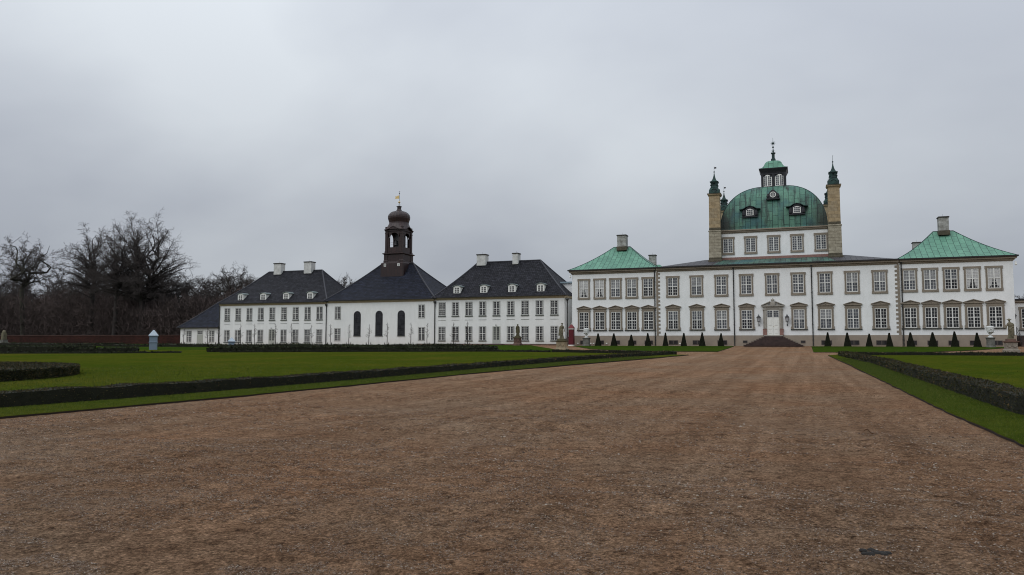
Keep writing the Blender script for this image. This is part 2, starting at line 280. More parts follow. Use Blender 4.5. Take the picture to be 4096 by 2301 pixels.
class MB:
    def __init__(s): s.v = []; s.f = []; s.uv = []; s.mi = []; s.cur = 0; s.sm = []; s.smooth = False
    def face(s, pts, uv=None):
        b = len(s.v); s.v += [tuple(p) for p in pts]; s.f.append(tuple(range(b, b+len(pts)))); s.uv.append(uv); s.mi.append(s.cur); s.sm.append(s.smooth)
    def box(s, x0, x1, y0, y1, z0, z1, skip=''):
        p = lambda *a: a
        F = dict(f=[(x0,y0,z0),(x1,y0,z0),(x1,y0,z1),(x0,y0,z1)], b=[(x1,y1,z0),(x0,y1,z0),(x0,y1,z1),(x1,y1,z1)],
                 l=[(x0,y1,z0),(x0,y0,z0),(x0,y0,z1),(x0,y1,z1)], r=[(x1,y0,z0),(x1,y1,z0),(x1,y1,z1),(x1,y0,z1)],
                 t=[(x0,y0,z1),(x1,y0,z1),(x1,y1,z1),(x0,y1,z1)], d=[(x0,y1,z0),(x1,y1,z0),(x1,y0,z0),(x0,y0,z0)])
        for k, q in F.items():
            if k not in skip: s.face(q)
        return s
    def prism(s, prof, y0, y1):      # prof in XZ counter-clockwise seen from -Y
        s.face([(x, y0, z) for x, z in prof]); s.face([(x, y1, z) for x, z in reversed(prof)])
        n = len(prof)
        for i in range(n):
            a, b = prof[i], prof[(i+1) % n]
            s.face([(a[0], y1, a[1]), (b[0], y1, b[1]), (b[0], y0, b[1]), (a[0], y0, a[1])][::-1] if False else [(a[0], y0, a[1]), (a[0], y1, a[1]), (b[0], y1, b[1]), (b[0], y0, b[1])])
        return s
    def tube(s, p0, p1, r0, r1=None, n=8, caps=True):
        r1 = r0 if r1 is None else r1
        p0, p1 = Vector(p0), Vector(p1); d = (p1-p0)
        if d.length < 1e-6: return s
        d.normalize(); a = d.orthogonal().normalized(); b = d.cross(a)
        A = [p0+(a*math.cos(t)+b*math.sin(t))*r0 for t in [2*math.pi*i/n for i in range(n)]]
        B = [p1+(a*math.cos(t)+b*math.sin(t))*r1 for t in [2*math.pi*i/n for i in range(n)]]
        for i in range(n):
            j = (i+1) % n; s.face([A[i], A[j], B[j], B[i]])
        if caps:
            s.face(A[::-1]); s.face(B)
        return s
    def lathe(s, cx, cy, prof, n=16, sq=0, rot=0, sx=1, sy=1, fold=0, fn=0, cap=True):
        rings = []
        for (r, z) in prof:
            ring = []
            for i in range(n):
                t = 2*math.pi*i/n+rot; c_, s_ = math.cos(t), math.sin(t)
                k = r*(1+fold*math.sin(fn*t+z*2))
                if sq: k /= max(abs(math.cos(t)), abs(math.sin(t))) if sq == 1 else (abs(c_)**sq+abs(s_)**sq)**(1/sq)
                ring.append((cx+k*c_*sx, cy+k*s_*sy, z))
            rings.append(ring)
        l = 0
        for a in range(len(rings)-1):
            seg = math.dist((prof[a][0], prof[a][1]), (prof[a+1][0], prof[a+1][1]))
            for i in range(n):
                j = (i+1) % n; q = [rings[a][i], rings[a][j], rings[a+1][j], rings[a+1][i]]
                w = 2*math.pi*max(p[0] for p in prof)/n
                s.face(q, [(i*w, l), ((i+1)*w, l), ((i+1)*w, l+seg), (i*w, l+seg)])
            l += seg
        if cap: s.face(rings[0][::-1]); s.face(rings[-1])
        return s
    def sqlathe(s, cx, cy, prof, hy=None, cap=True):    # four-sided stack; explicit seam uvs; prof = (half, z)
        l = 0
        for a in range(len(prof)-1):
            (r0, z0), (r1, z1) = prof[a], prof[a+1]; seg = math.dist((r0, z0), (r1, z1))
            for k in range(4):
                c_, s_ = [(0, -1), (1, 0), (0, 1), (-1, 0)][k]; tx, ty = -s_, c_
                def P(r, u, z): return (cx+c_*r+tx*u, cy+s_*r+ty*u, z)
                s.face([P(r0, -r0, z0), P(r0, r0, z0), P(r1, r1, z1), P(r1, -r1, z1)], [(-r0, l), (r0, l), (r1, l+seg), (-r1, l+seg)])
            l += seg
        if cap:
            for r, z, rev in ((prof[0][0], prof[0][1], 1), (prof[-1][0], prof[-1][1], 0)):
                q = [(cx-r, cy-r, z), (cx+r, cy-r, z), (cx+r, cy+r, z), (cx-r, cy+r, z)]
                if r > 1e-4: s.face(q[::-1] if rev else q)
        return s
    def ball(s, c, r, n=12, sx=1, sy=1, sz=1):
        m = n//2
        for a in range(m):
            for i in range(n):
                def P(a, i):
                    t = math.pi*a/m; u = 2*math.pi*i/n
                    return (c[0]+r*sx*math.sin(t)*math.cos(u), c[1]+r*sy*math.sin(t)*math.sin(u), c[2]-r*sz*math.cos(t))
                q = [P(a, i), P(a, i+1), P(a+1, i+1), P(a+1, i)]
                if a == 0: q = [q[0], q[2], q[3]]
                elif a == m-1: q = [q[0], q[1], q[2]]
                s.face(q)
        return s
    def mesh(s, name, mats, o=(0, 0, 0)):
        me = bpy.data.meshes.new(name); ox, oy, oz = o
        me.from_pydata([(a-ox, b-oy, c-oz) for a, b, c in s.v], [], s.f)
        for m_ in (mats if isinstance(mats, (list, tuple)) else [mats]): me.materials.append(MT[m_] if isinstance(m_, str) else m_)
        me.update()
        uvl = me.uv_layers.new(name='UVMap'); data = np.zeros((len(me.loops), 2), dtype=np.float32)
        for p in me.polygons:
            uv = s.uv[p.index]; p.material_index = s.mi[p.index]; p.use_smooth = s.sm[p.index]
            if uv is None:
                n = p.normal; h = math.hypot(n.x, n.y)
                t = Vector((-n.y/h, n.x/h, 0)) if h > .02 else Vector((1, 0, 0)); w = n.cross(t)
                if h > .02 and w.z < 0: w = -w
                for li, vi in zip(p.loop_indices, p.vertices):
                    c = Vector(s.v[vi]); data[li] = (c.dot(t), c.dot(w))
            else:
                for li, u in zip(p.loop_indices, uv): data[li] = u
        uvl.data.foreach_set('uv', data.ravel()); return me
def weld(me, d=.0005):
    bm = bmesh.new(); bm.from_mesh(me); bmesh.ops.remove_doubles(bm, verts=bm.verts, dist=d); bm.to_mesh(me); bm.free(); return me

def tag(o, label=None, cat=None, group=None, kind=None):
    if label: o['label'] = label
    if cat: o['category'] = cat
    if group: o['group'] = group
    if kind: o['kind'] = kind
    return o
def thing(name, loc, label, cat, group=None, rz=0):
    o = bpy.data.objects.new(name, None); o.empty_display_size = .3; o.location = loc; o.rotation_euler = (0, 0, rz); C.objects.link(o)
    return tag(o, label, cat, group)
def ob(name, me, parent=None, loc=(0, 0, 0)):
    o = bpy.data.objects.new(name, me); o.location = loc; C.objects.link(o)
    if parent: o.parent = parent
    return o
def worldloc(p):
    x = Vector((0, 0, 0))
    while p: x = x+Vector(p.location); p = p.parent
    return x
def part(name, mb, m, parent, label=None):      # mb in world coordinates, parent un-rotated
    o = ob(name, mb.mesh(name, m, worldloc(parent)), parent)
    if label: o['label'] = label
    return o
def tree_copy(o, parent=None):
    c = o.copy(); C.objects.link(c)
    if parent: c.parent = parent
    for ch in list(o.children): tree_copy(ch, c)
    return c
def kit(name, mb_m, children, parent, loc, cache={}):
    """one window/door etc: mesh shared through cache; loc is in world space"""
    if name not in cache:
        mb, m = mb_m(); cache[name] = (mb.mesh(name.split('|')[0], m), [(n, (lambda t: t[0].mesh(n, t[1]))(fn())) for n, fn in children])
    me, chs = cache[name]
    o = ob(name.split('|')[0], me, parent, Vector(loc)-worldloc(parent))
    for n, cm in chs: ob(n, cm, o)
    return o
def fastmesh(name, V, F, mats, mi=None):
    me = bpy.data.meshes.new(name); k = F.shape[1]
    me.vertices.add(len(V)); me.vertices.foreach_set('co', V.astype(np.float32).ravel())
    me.loops.add(F.size); me.loops.foreach_set('vertex_index', F.astype(np.int32).ravel())
    me.polygons.add(len(F)); me.polygons.foreach_set('loop_start', (np.arange(len(F))*k).astype(np.int32))
    me.polygons.foreach_set('loop_total', np.full(len(F), k, dtype=np.int32))
    for m_ in mats: me.materials.append(MT[m_])
    if mi is not None: me.polygons.foreach_set('material_index', mi.astype(np.int32))
    me.update(); me.validate(); return me

# ================================================================== SETTING: ground
def strip_sheet(name, ys, xl, xr, dz, m, thick=0, nx=1, edge=0.0):
    mb = MB(); rows = []
    for y in ys:
        a, b = xl(y), xr(y); e1 = edge*(random.random()-.5); e2 = edge*(random.random()-.5)
        rows.append([(a+e1+(b+e2-a-e1)*i/nx, y, zg(y)+dz) for i in range(nx+1)])
    for r in range(len(rows)-1):
        for i in range(nx): mb.face([rows[r][i], rows[r][i+1], rows[r+1][i+1], rows[r+1][i]])
    if thick:
        mb.cur = 1
        lo = lambda p: (p[0], p[1], p[2]-thick)
        for r in range(len(rows)-1):
            a, b = rows[r][0], rows[r+1][0]; mb.face([a, b, lo(b), lo(a)])
            a, b = rows[r][-1], rows[r+1][-1]; mb.face([b, a, lo(a), lo(b)])
        for row in (rows[0], rows[-1]):
            for i in range(nx): mb.face([row[i], row[i+1], lo(row[i+1]), lo(row[i])])
    o = ob(name, mb.mesh(name, [m, 'soil'] if thick else m)); o['kind'] = 'structure'; return o
def interp(tab):
    ys = [t[1] for t in tab]; xs = [t[0] for t in tab]
    return lambda y: float(np.interp(y, ys, xs))
fr = lambda a, b, s: [a+(b-a)*i/max(1, round((b-a)/s)) for i in range(max(1, round((b-a)/s))+1)]
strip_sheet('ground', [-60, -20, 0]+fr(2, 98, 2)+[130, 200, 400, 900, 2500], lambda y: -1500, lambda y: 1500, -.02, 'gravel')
# undulating gravel of the drive close by
xs = np.arange(-21, 6.5, .11); ys = np.concatenate([np.arange(1.5, 14, .09), np.arange(14, 40, .2)])
X, Y = np.meshgrid(xs, ys); Z = np.zeros_like(X)
for k in range(110):
    f = rng.uniform(.5, 16); th = rng.uniform(-.5, .5)+math.pi/2*(rng.random() < .6)
    Z += .016/f**.75*np.sin(f*(X*math.cos(th)+Y*math.sin(th))+rng.uniform(0, 6.28))
Z = Z*np.clip((40-Y)/12, 0, 1)*.55+np.vectorize(zg)(Y)+.012*np.clip((40-Y)/12, .0, 1)-.012
NZ = Z-np.vectorize(zg)(Y)
PL = np.interp(Y, [-30, 11, 18, 33, 45], [-15.9, -15.5, -15.1, -14.65, -13.3]); PR = np.interp(Y, [-30, 13.6, 19.3, 34, 50], [3.3, 3.08, 2.95, 2.8, 2.5])
Z = np.vectorize(zg)(Y)+NZ*np.clip(np.minimum(X-PL, PR-X)/1.2, .15, 1)
Z = np.where((X < PL-.12) | (X > PR+.12), Z-.12, Z)
V = np.stack([X.ravel(), Y.ravel(), Z.ravel()], 1); nx = len(xs); idx = np.arange(len(V)).reshape(len(ys), nx)
F = np.stack([idx[:-1, :-1].ravel(), idx[:-1, 1:].ravel(), idx[1:, 1:].ravel(), idx[1:, :-1].ravel()], 1)
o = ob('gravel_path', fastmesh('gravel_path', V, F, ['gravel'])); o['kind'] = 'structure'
for p in o.data.polygons: p.use_smooth = True

pathL = interp([(-15.9, -30), (-15.5, 11), (-15.1, 18), (-14.65, 33), (-13.3, 45), (-11.8, 53), (-9.3, 66.9)])
pathR = interp([(3.3, -30), (3.08, 13.6), (2.95, 19.3), (2.80, 34), (2.5, 50), (1.87, 68)])
backL = interp([(54.0, -160), (54.4, -77.6), (58.1, -65.8), (63.7, -56.8), (68.5, -44.5), (72.2, -30), (71.5, -22.5), (66.9, -9.3)])
backL2 = lambda x: float(np.interp(x, [-160, -77.6, -65.8, -56.8, -44.5, -30, -22.5, -9.3], [54, 54.4, 58.1, 63.7, 68.5, 72.2, 71.5, 67.3]))
strip_sheet('lawn', fr(-20, 66.9, .45), lambda y: -200, pathL, .045, 'lawn', .08, 8, .05)
# wedge of the lawn north of the drive mouth
strip_sheet('lawn', fr(66.9, 72, 1), lambda y: -200, lambda y: float(np.interp(y, [66.9, 72], [-9.35, -24.0])), .035, 'lawn', .06, 2)
strip_sheet('lawn', fr(72, 97.6, 1.2), lambda y: -200, lambda y: float(np.interp(y, [72, 74, 78, 84, 91, 97.6], [-24.0, -23.6, -24.6, -27.4, -31.2, -34.8])), .037, 'lawn2', .06, 2)
strip_sheet('lawn', fr(76.8, 95.8, 1), lambda y: float(np.interp(y, [76.8, 77.1, 78.75, 84.4, 95.8], [-12.6, -14.0, -18.6, -22.9, -28.4])), lambda y: -7.9, .03, 'lawn2', .06, 2)
strip_sheet('lawn', fr(76.8, 95.8, 1), lambda y: .84, lambda y: float(np.interp(y, [76.8, 78.2, 84.9, 92.4, 95.8], [8.6, 10.3, 15.5, 19.6, 21.6])), .03, 'lawn2', .06, 2)
strip_sheet('lawn', fr(-20, 69.2, .45), lambda y: pathR(y) if y < 68 else 1.87+(y-68)*.6, lambda y: 160, .045, 'lawn', .08, 8, .05)
strip_sheet('grass_verge', fr(-10, 66, .45), lambda y: pathL(y)-2.6, lambda y: pathL(y)-.04, .049, 'verge')
strip_sheet('grass_verge', fr(-10, 67, .45), lambda y: pathR(y)+.04, lambda y: pathR(y)+1.5, .049, 'verge')
# far lawn / park floor left
strip_sheet('park_floor', [98.2, 115, 150, 250, 500, 900], lambda y: -1400, lambda y: -100.6, .01, 'lawn2')

# ================================================================== hedges
def scatter_leaves(P, n, size, spread=.5):
    """P: points (N,3), n: normals (N,3); returns tri verts"""
    k = len(P); a = rng.normal(size=(k, 3)); a /= np.linalg.norm(a, axis=1)[:, None]
    d = n+a*spread*1.6; d /= np.linalg.norm(d, axis=1)[:, None]
    t = np.cross(d, rng.normal(size=(k, 3))); t /= np.linalg.norm(t, axis=1)[:, None]+1e-9
    s = size*rng.uniform(.6, 1.5, size=(k, 1))
    base = P-n*s*.3
    return np.stack([base-t*s*.42, base+t*s*.42, base+d*s], 1).reshape(-1, 3)
def hedge(name, pts, width, height, label, cat='hedge', group=None, side=1, leaf=.05, dens=300, mats=('hedge_leaf', 'hedge_top'), ztop=None, rough=.06):
    """pts: base line of the face nearest the camera; the hedge is `width` deep on its `side`"""
    P = []
    for a, b in zip(pts[:-1], pts[1:]):
        L = math.dist(a, b); n = max(1, int(L/.5))
        P += [(a[0]+(b[0]-a[0])*i/n, a[1]+(b[1]-a[1])*i/n) for i in range(n)]
    P.append(pts[-1]); n = len(P)
    off = []
    for i in range(n):
        a, b = P[max(0, i-1)], P[min(n-1, i+1)]; d = Vector((b[0]-a[0], b[1]-a[1])).normalized(); off.append(Vector((-d.y, d.x))*side)
    mb = MB(); rows = []; H = []
    for i, (x, y) in enumerate(P):
        t = i/(n-1); h = height(t) if callable(height) else height
        z0 = zg(y)-.02; z1 = (ztop(x, y) if ztop else z0+.02+h)+random.gauss(0, rough*.3); H.append(z1-z0)
        o = off[i]; w = width+random.gauss(0, rough*.6); j = random.gauss(0, rough*.4)
        A = (x+o.x*j, y+o.y*j); B = (x+o.x*w, y+o.y*w)
        rows.append([(A[0], A[1], z0), (A[0]+o.x*.04, A[1]+o.y*.04, z1), (B[0]-o.x*.04, B[1]-o.y*.04, z1), (B[0], B[1], z0)])
    for i in range(n-1):
        for k in range(3): mb.face([rows[i][k], rows[i+1][k], rows[i+1][k+1], rows[i][k+1]])
    mb.face(rows[0]); mb.face(rows[-1][::-1])
    V0 = np.array(mb.v); F0 = [f for f in mb.f]
    # leaves on the three long faces and the two ends
    VL = []; MI = []
    quads = [(rows[i][k], rows[i+1][k], rows[i+1][k+1], rows[i][k+1], k) for i in range(n-1) for k in range(3)]+[(rows[0][0], rows[0][1], rows[0][2], rows[0][3], 0), (rows[-1][0], rows[-1][1], rows[-1][2], rows[-1][3], 0)]
    for q in quads:
        a, b, c, d = [np.array(v) for v in q[:4]]
        nn = np.cross(b-a, d-a); ar = np.linalg.norm(nn); nn = nn/(ar+1e-9)
        ctr = (a+b+c+d)/4; mid = np.array(rows[0][0])
        if q[4] == 1: nn = np.array([0, 0, 1.])
        else:
            inner = np.mean([rows[min(n-1, max(0, 0))][0]], axis=0)
        dist = math.hypot(ctr[0], ctr[1]); ds = dens*min(3.2, max(.12, 24/dist)**1.5); lf = leaf*max(.7, min(3, dist/28))
        k = max(1, int(ar*ds))
        u, v = rng.random((k, 1)), rng.random((k, 1))
        p = a*(1-u)*(1-v)+b*u*(1-v)+c*u*v+d*(1-u)*v
        if q[4] != 1:
            if np.dot(nn[:2], -ctr[:2]) < 0 and q[4] == 0: nn = -nn
            if q[4] == 2 and np.dot(nn[:2], ctr[:2]) < 0: nn = -nn
        VL.append(scatter_leaves(p, np.tile(nn, (k, 1)), lf, .6)); top = (q[4] == 1) | (rng.random(k) < .06); MI.append(np.where(top & (rng.random(k) < .8), 2, 1))
    VL = np.concatenate(VL); MI = np.concatenate(MI)
    V = np.concatenate([V0, VL]); nf = len(VL)//3
    Ft = np.arange(nf*3).reshape(-1, 3)+len(V0)
    Fq = np.array([f[:3] for f in F0]+[(f[0], f[2], f[3]) for f in F0])
    F = np.concatenate([Fq, Ft]); mi = np.concatenate([np.zeros(len(Fq)), MI])
    ox, oy = P[0]; V = V-np.array([ox, oy, 0])
    o = ob(name, fastmesh(name, V, F, ['hedge_core', mats[0], mats[1]], mi), None, (ox, oy, 0)); tag(o, label, cat, group); return o

hedge('clipped_hedge', [(-18.2, -4), (-17.7, 6), (-17.6, 12.4), (-17.3, 15.6), (-16.95, 20), (-16.5, 30), (-16.2, 37.4), (-14.8, 50.6), (-12.8, 60), (-10.5, 68.0)], .85,
      lambda t: .40-.13*t, 'long low clipped hedge running along the left edge of the gravel drive', side=1, leaf=.055, dens=420)
hedge('clipped_hedge', [(4.5, -2), (4.25, 18.4), (4.2, 31.7), (3.9, 49.7), (2.6, 67.2)], .85, lambda t: .47-.12*t,
      'brown-topped clipped hedge bordering the right edge of the gravel drive', side=-1, leaf=.055, dens=420)
hedge('clipped_hedge', [(-23.3, 71.6), (-18, 70.6), (-11.2, 68.4)], .75, .26, 'short low hedge in front of the middle statue, closing the left lawn', side=1, leaf=.05, dens=300, mats=('hedge_leaf', 'hedge_leaf'))
hedge('clipped_hedge', [(3.4, 68.4), (8, 69), (16, 69.8), (30, 70.5), (50, 71)], .75, .27, 'straight dark hedge across the back of the right lawn below the right urn', side=1, leaf=.05, dens=300, mats=('hedge_leaf', 'hedge_leaf'))
q = lambda xs: [(x, backL2(x)) for x in xs]
hedge('clipped_hedge', q([-110, -95, -85, -77.6, -70, -65.8, -60.5]), .5, .20, 'thin low box hedge at the back of the left lawn before the tall blue-grey box', side=1, leaf=.06, dens=240, mats=('yew', 'yew'))
hedge('clipped_hedge', q([-57.2, -50, -44.5, -37, -30, -23.6]), .5, .20, 'thin low box hedge at the back of the left lawn before the chapel', side=1, leaf=.06, dens=240, mats=('yew', 'yew'))
def wave(a, z): return lambda x, y: z+.05*math.sin(x*.31+a)+.03*math.sin(x*.83+a*2)
hedge('yew_hedge', [(-140, 58), (-100, 57.5), (-84, 58.5), (-76.2, 60.5)], 5.5, 0, 'broad dark yew block left of the tall blue-grey box', 'hedge', side=1, leaf=.09, dens=150, mats=('yew', 'yew'), ztop=wave(0, 1.06))
hedge('yew_hedge', [(-75.6, 61.3), (-72.6, 62.4), (-70.2, 64.2)], 4.0, 0, 'rounded low yew mound just left of the tall blue-grey box', 'hedge', side=1, leaf=.09, dens=150, mats=('yew', 'yew'), ztop=wave(2, .93))
hedge('yew_hedge', [(-59.6, 64.2), (-55, 66.5), (-48, 69.3), (-42, 71.6), (-36, 73.6), (-31, 75.2)], 5.5, 0, 'wide front yew bed in front of the chapel with uneven top', 'hedge', side=1, leaf=.09, dens=150, mats=('yew', 'yew'), ztop=wave(4, 1.03))
hedge('yew_hedge', [(-150, 86), (-120, 85.5), (-100, 86)], 4, 0, 'far yew bed at the foot of the dark red wall', 'hedge', side=1, leaf=.1, dens=110, mats=('yew', 'yew'), ztop=wave(1, 1.32))
hedge('yew_hedge', [(-98, 84), (-80, 84.5), (-60, 86), (-45, 88), (-38.5, 89)], 4.5, 0, 'long rear yew bed below the white wings and chapel', 'hedge', side=1, leaf=.1, dens=110, mats=('yew', 'yew'), ztop=wave(3, 1.20))
# round bed on the left lawn
def round_bed():
    cx, cy, rx, ry, h = -38.7, 18.3, 10.4, 10.4, .46; V = []; MI = []
    mb = MB(); n = 72; r1 = [(cx+rx*math.cos(t), cy+ry*math.sin(t)) for t in [2*math.pi*i/n for i in range(n)]]
    for i in range(n):
        a, b = r1[i], r1[(i+1) % n]; za, zb = zg(a[1]), zg(b[1])
        mb.face([(a[0], a[1], za-.02), (b[0], b[1], zb-.02), (b[0], b[1], h+.06), (a[0], a[1], h+.06)]); mb.face([(a[0], a[1], h+.06), (b[0], b[1], h+.06), (cx, cy, h+.05)])
    V0 = np.array(mb.v); Fq = []
    for f in mb.f:
        Fq.append(f[:3]);
        if len(f) == 4: Fq.append((f[0], f[2], f[3]))
    k = 30000; t = rng.uniform(0, 2*math.pi, k); x = cx+rx*np.cos(t); y = cy+ry*np.sin(t); z = rng.uniform(.04, h+.06, k)
    nn = np.stack([np.cos(t)/rx, np.sin(t)/ry, np.zeros(k)], 1); nn /= np.linalg.norm(nn, axis=1)[:, None]
    V.append(scatter_leaves(np.stack([x, y, z], 1), nn, .07, .6)); MI.append(np.ones(k))
    k = 45000; t = rng.uniform(0, 2*math.pi, k); r = np.sqrt(rng.random(k)); x = cx+rx*r*np.cos(t); y = cy+ry*r*np.sin(t)
    V.append(scatter_leaves(np.stack([x, y, np.full(k, h+.06)], 1), np.tile([0, 0, 1.], (k, 1)), .07, .6)); MI.append(np.where(rng.random(k) < .75, 2, 1))
    VL = np.concatenate(V); F = np.concatenate([np.array(Fq), np.arange(len(VL)).reshape(-1, 3)+len(V0)])
    VV = np.concatenate([V0, VL])-np.array([cx, cy, 0])
    o = ob('round_hedge_bed', fastmesh('round_hedge_bed', VV, F, ['hedge_core', 'hedge_leaf', 'hedge_top'], np.concatenate([np.zeros(len(Fq)), *MI])), None, (cx, cy, 0))
    tag(o, 'rounded hedge bed with reddish brown top on the left lawn at the frame edge', 'hedge')
round_bed()

# grass blades along the near strips
def blades():
    pts = []
    n = 90000
    y = 5+55*rng.random(n)**1.9
    side = rng.random(n) < .55
    xl = np.array([pathL(v) for v in y]); xr = np.array([pathR(v) for v in y])
    x = np.where(side, xl-.02-rng.random(n)*2.6, xr+.02+rng.random(n)*1.35)
    m2 = 70000; y2 = 9-np.log(rng.random(m2)+1e-6)*8; x2 = np.where(rng.random(m2) < .75, -18.2-rng.random(m2)*20, 5.1+rng.random(m2)*9)
    x = np.concatenate([x, x2]); y = np.concatenate([y, y2]); z = np.array([zg(v) for v in y])+.045
    P = np.stack([x, y, z], 1); k = len(P); d = np.stack([rng.normal(0, .45, k), rng.normal(0, .45, k), np.ones(k)], 1)
    t = np.stack([rng.normal(size=k), rng.normal(size=k)*.4, np.zeros(k)], 1); t /= np.linalg.norm(t, axis=1)[:, None]
    s = (.022+.02*rng.random((k, 1)))*np.clip(np.linalg.norm(P, axis=1)[:, None]/22, .8, 2)
    V = np.stack([P-t*s*.16, P+t*s*.16, P+d*s], 1).reshape(-1, 3)
    o = ob('grass', fastmesh('grass', V, np.arange(len(V)).reshape(-1, 3), ['blade'])); tag(o, 'short green grass blades along the gravel drive edges', 'grass', kind='stuff')
blades()
def stones():
    n = 170000; y = 3.2/(1-rng.random(n)*.84)
    fx = rng.uniform(-1.42, .26, n); x = fx*y
    ok = (x > -15.3) & (x < 3.0); x, y = x[ok], y[ok]; n = len(x)
    s = rng.lognormal(-5.1, .32, n)*np.clip(y/6, .85, 1.9)
    z = np.array([zg(v) for v in y])
    # follow the gravel sheet height
    xi = np.clip(((x+21)/.11).astype(int), 0, nx-2); yi = np.clip(np.searchsorted(ys, y)-1, 0, len(ys)-2); z = Z[yi, xi]
    o8 = np.array([(1, 0, 0), (0, 1, 0), (-1, 0, 0), (0, -1, 0), (0, 0, .6), (0, 0, -.3)])
    a = rng.uniform(0, 6.28, n); ca, sa = np.cos(a)[:, None], np.sin(a)[:, None]
    e = np.stack([rng.uniform(.8, 1.5, n), rng.uniform(.6, 1, n), rng.uniform(.6, 1.1, n)], 1)[:, None, :]*o8[None]*(1+rng.normal(0, .12, (n, 6, 3)))
    ex = e[..., 0]*ca-e[..., 1]*sa; ey = e[..., 0]*sa+e[..., 1]*ca
    V = np.stack([ex*s[:, None]+x[:, None], ey*s[:, None]+y[:, None], e[..., 2]*s[:, None]+z[:, None]+.001], 2).reshape(-1, 3)
    t = np.array([(0, 1, 4), (1, 2, 4), (2, 3, 4), (3, 0, 4), (1, 0, 5), (2, 1, 5), (3, 2, 5), (0, 3, 5)])
    F = (t[None]+6*np.arange(n)[:, None, None]).reshape(-1, 3)
    o = ob('loose_gravel', fastmesh('loose_gravel', V, F, ['stones'])); tag(o, 'loose pale and brown gravel stones scattered over the drive', 'gravel', kind='stuff')
stones()

# ================================================================== window kits
def frame_bars(mb, x0, x1, z0, z1, y0, y1, cols=4, trans=.5, rows=3, fr_=.075, mull=.11, tr=.085, mu=.026):
    mb.box(x0, x0+fr_, y0, y1, z0, z1); mb.box(x1-fr_, x1, y0, y1, z0, z1)
    mb.box(x0+fr_, x1-fr_, y0, y1, z0, z0+fr_); mb.box(x0+fr_, x1-fr_, y0, y1, z1-fr_, z1)
    cx = (x0+x1)/2; mb.box(cx-mull/2, cx+mull/2, y0-.006, y1, z0+fr_, z1-fr_)
    zt = z0+(z1-z0)*trans
    segs = [(z0+fr_, z1-fr_)]
    if trans:
        mb.box(x0+fr_, cx-mull/2, y0-.004, y1, zt-tr/2, zt+tr/2); mb.box(cx+mull/2, x1-fr_, y0-.004, y1, zt-tr/2, zt+tr/2)
        segs = [(z0+fr_, zt-tr/2), (zt+tr/2, z1-fr_)]
    for a, b in ((x0+fr_, cx-mull/2), (cx+mull/2, x1-fr_)):
        c = cols//2
        for i in range(1, c): mb.box(a+(b-a)*i/c-mu/2, a+(b-a)*i/c+mu/2, y0+.012, y1, segs[0][0], segs[-1][1])
        for s0, s1 in segs:
            for i in range(1, rows):
                z = s0+(s1-s0)*i/rows; mb.box(a, b, y0+.015, y1, z-mu/2, z+mu/2)
    return mb
def shouldered(mb, w, z0, z1, iw, iz0, iz1, y0, y1, ear=.07, top=True):
    o = w/2; i = iw/2; e = .32
    mb.box(-o-ear, -i, y0, y1, z1-e, z1); mb.box(i, o+ear, y0, y1, z1-e, z1)                      # upper ears
    mb.box(-i, i, y0, y1, iz1, z1-.001)
    mb.box(-o, -i, y0+.004, y1, z0+e, z1-e); mb.box(i, o, y0+.004, y1, z0+e, z1-e)
    mb.box(-o-ear*.6, -i, y0, y1, z0, z0+e); mb.box(i, o+ear*.6, y0, y1, z0, z0+e)
    mb.box(-i, i, y0, y1, z0+.001, iz0)
    for sx in (-1, 1):   # inner moulding
        a, b = sorted((sx*i, sx*(i+.07))); mb.box(a, b, y0-.025, y0, iz0, iz1+.07)
    mb.box(-i, i, y0-.025, y0, iz1, iz1+.07)
    return mb
def up_window(gl, bl=None, cur=False):
    W, Z0, Z1 = 1.26, .25, 2.56
    ch = [('surround', lambda: (shouldered(MB(), 1.62, 0, 2.78, W, Z0, Z1, -.10, .02), 'stone'))]
    def pane():
        mb = MB(); zt = Z0+(Z1-Z0)*.5
        mb.box(-W/2, W/2, -.02, .02, Z0, zt); mb.cur = 1; mb.box(-W/2, W/2, -.02, .02, zt, Z1); return mb, [gl, bl or gl]
    ch.append(('pane', pane))
    if cur:
        def cu():
            mb = MB(); h = W/2-.05
            for s in (-1, 1):
                p = [(s*h, .34), (s*(h-.10 if cur == 1 else h-.12), .34), (s*(h-.34), .75), (s*.05, 1.72), (s*.04, 2.46), (s*h, 2.46)]
                if s > 0: p = p
                else: p = p[::-1]
                mb.prism([(x, z) for x, z in (p[::-1] if True else p)][::-1], -.032, -.024)
            return mb, 'curtain'
        ch.append(('curtain', cu))
    nm = f'window|up{gl}{bl}{cur}'
    return lambda par, loc: kit(nm, lambda: (frame_bars(MB(), -W/2, W/2, Z0, Z1, -.07, .01), 'paint'), ch, par, loc)
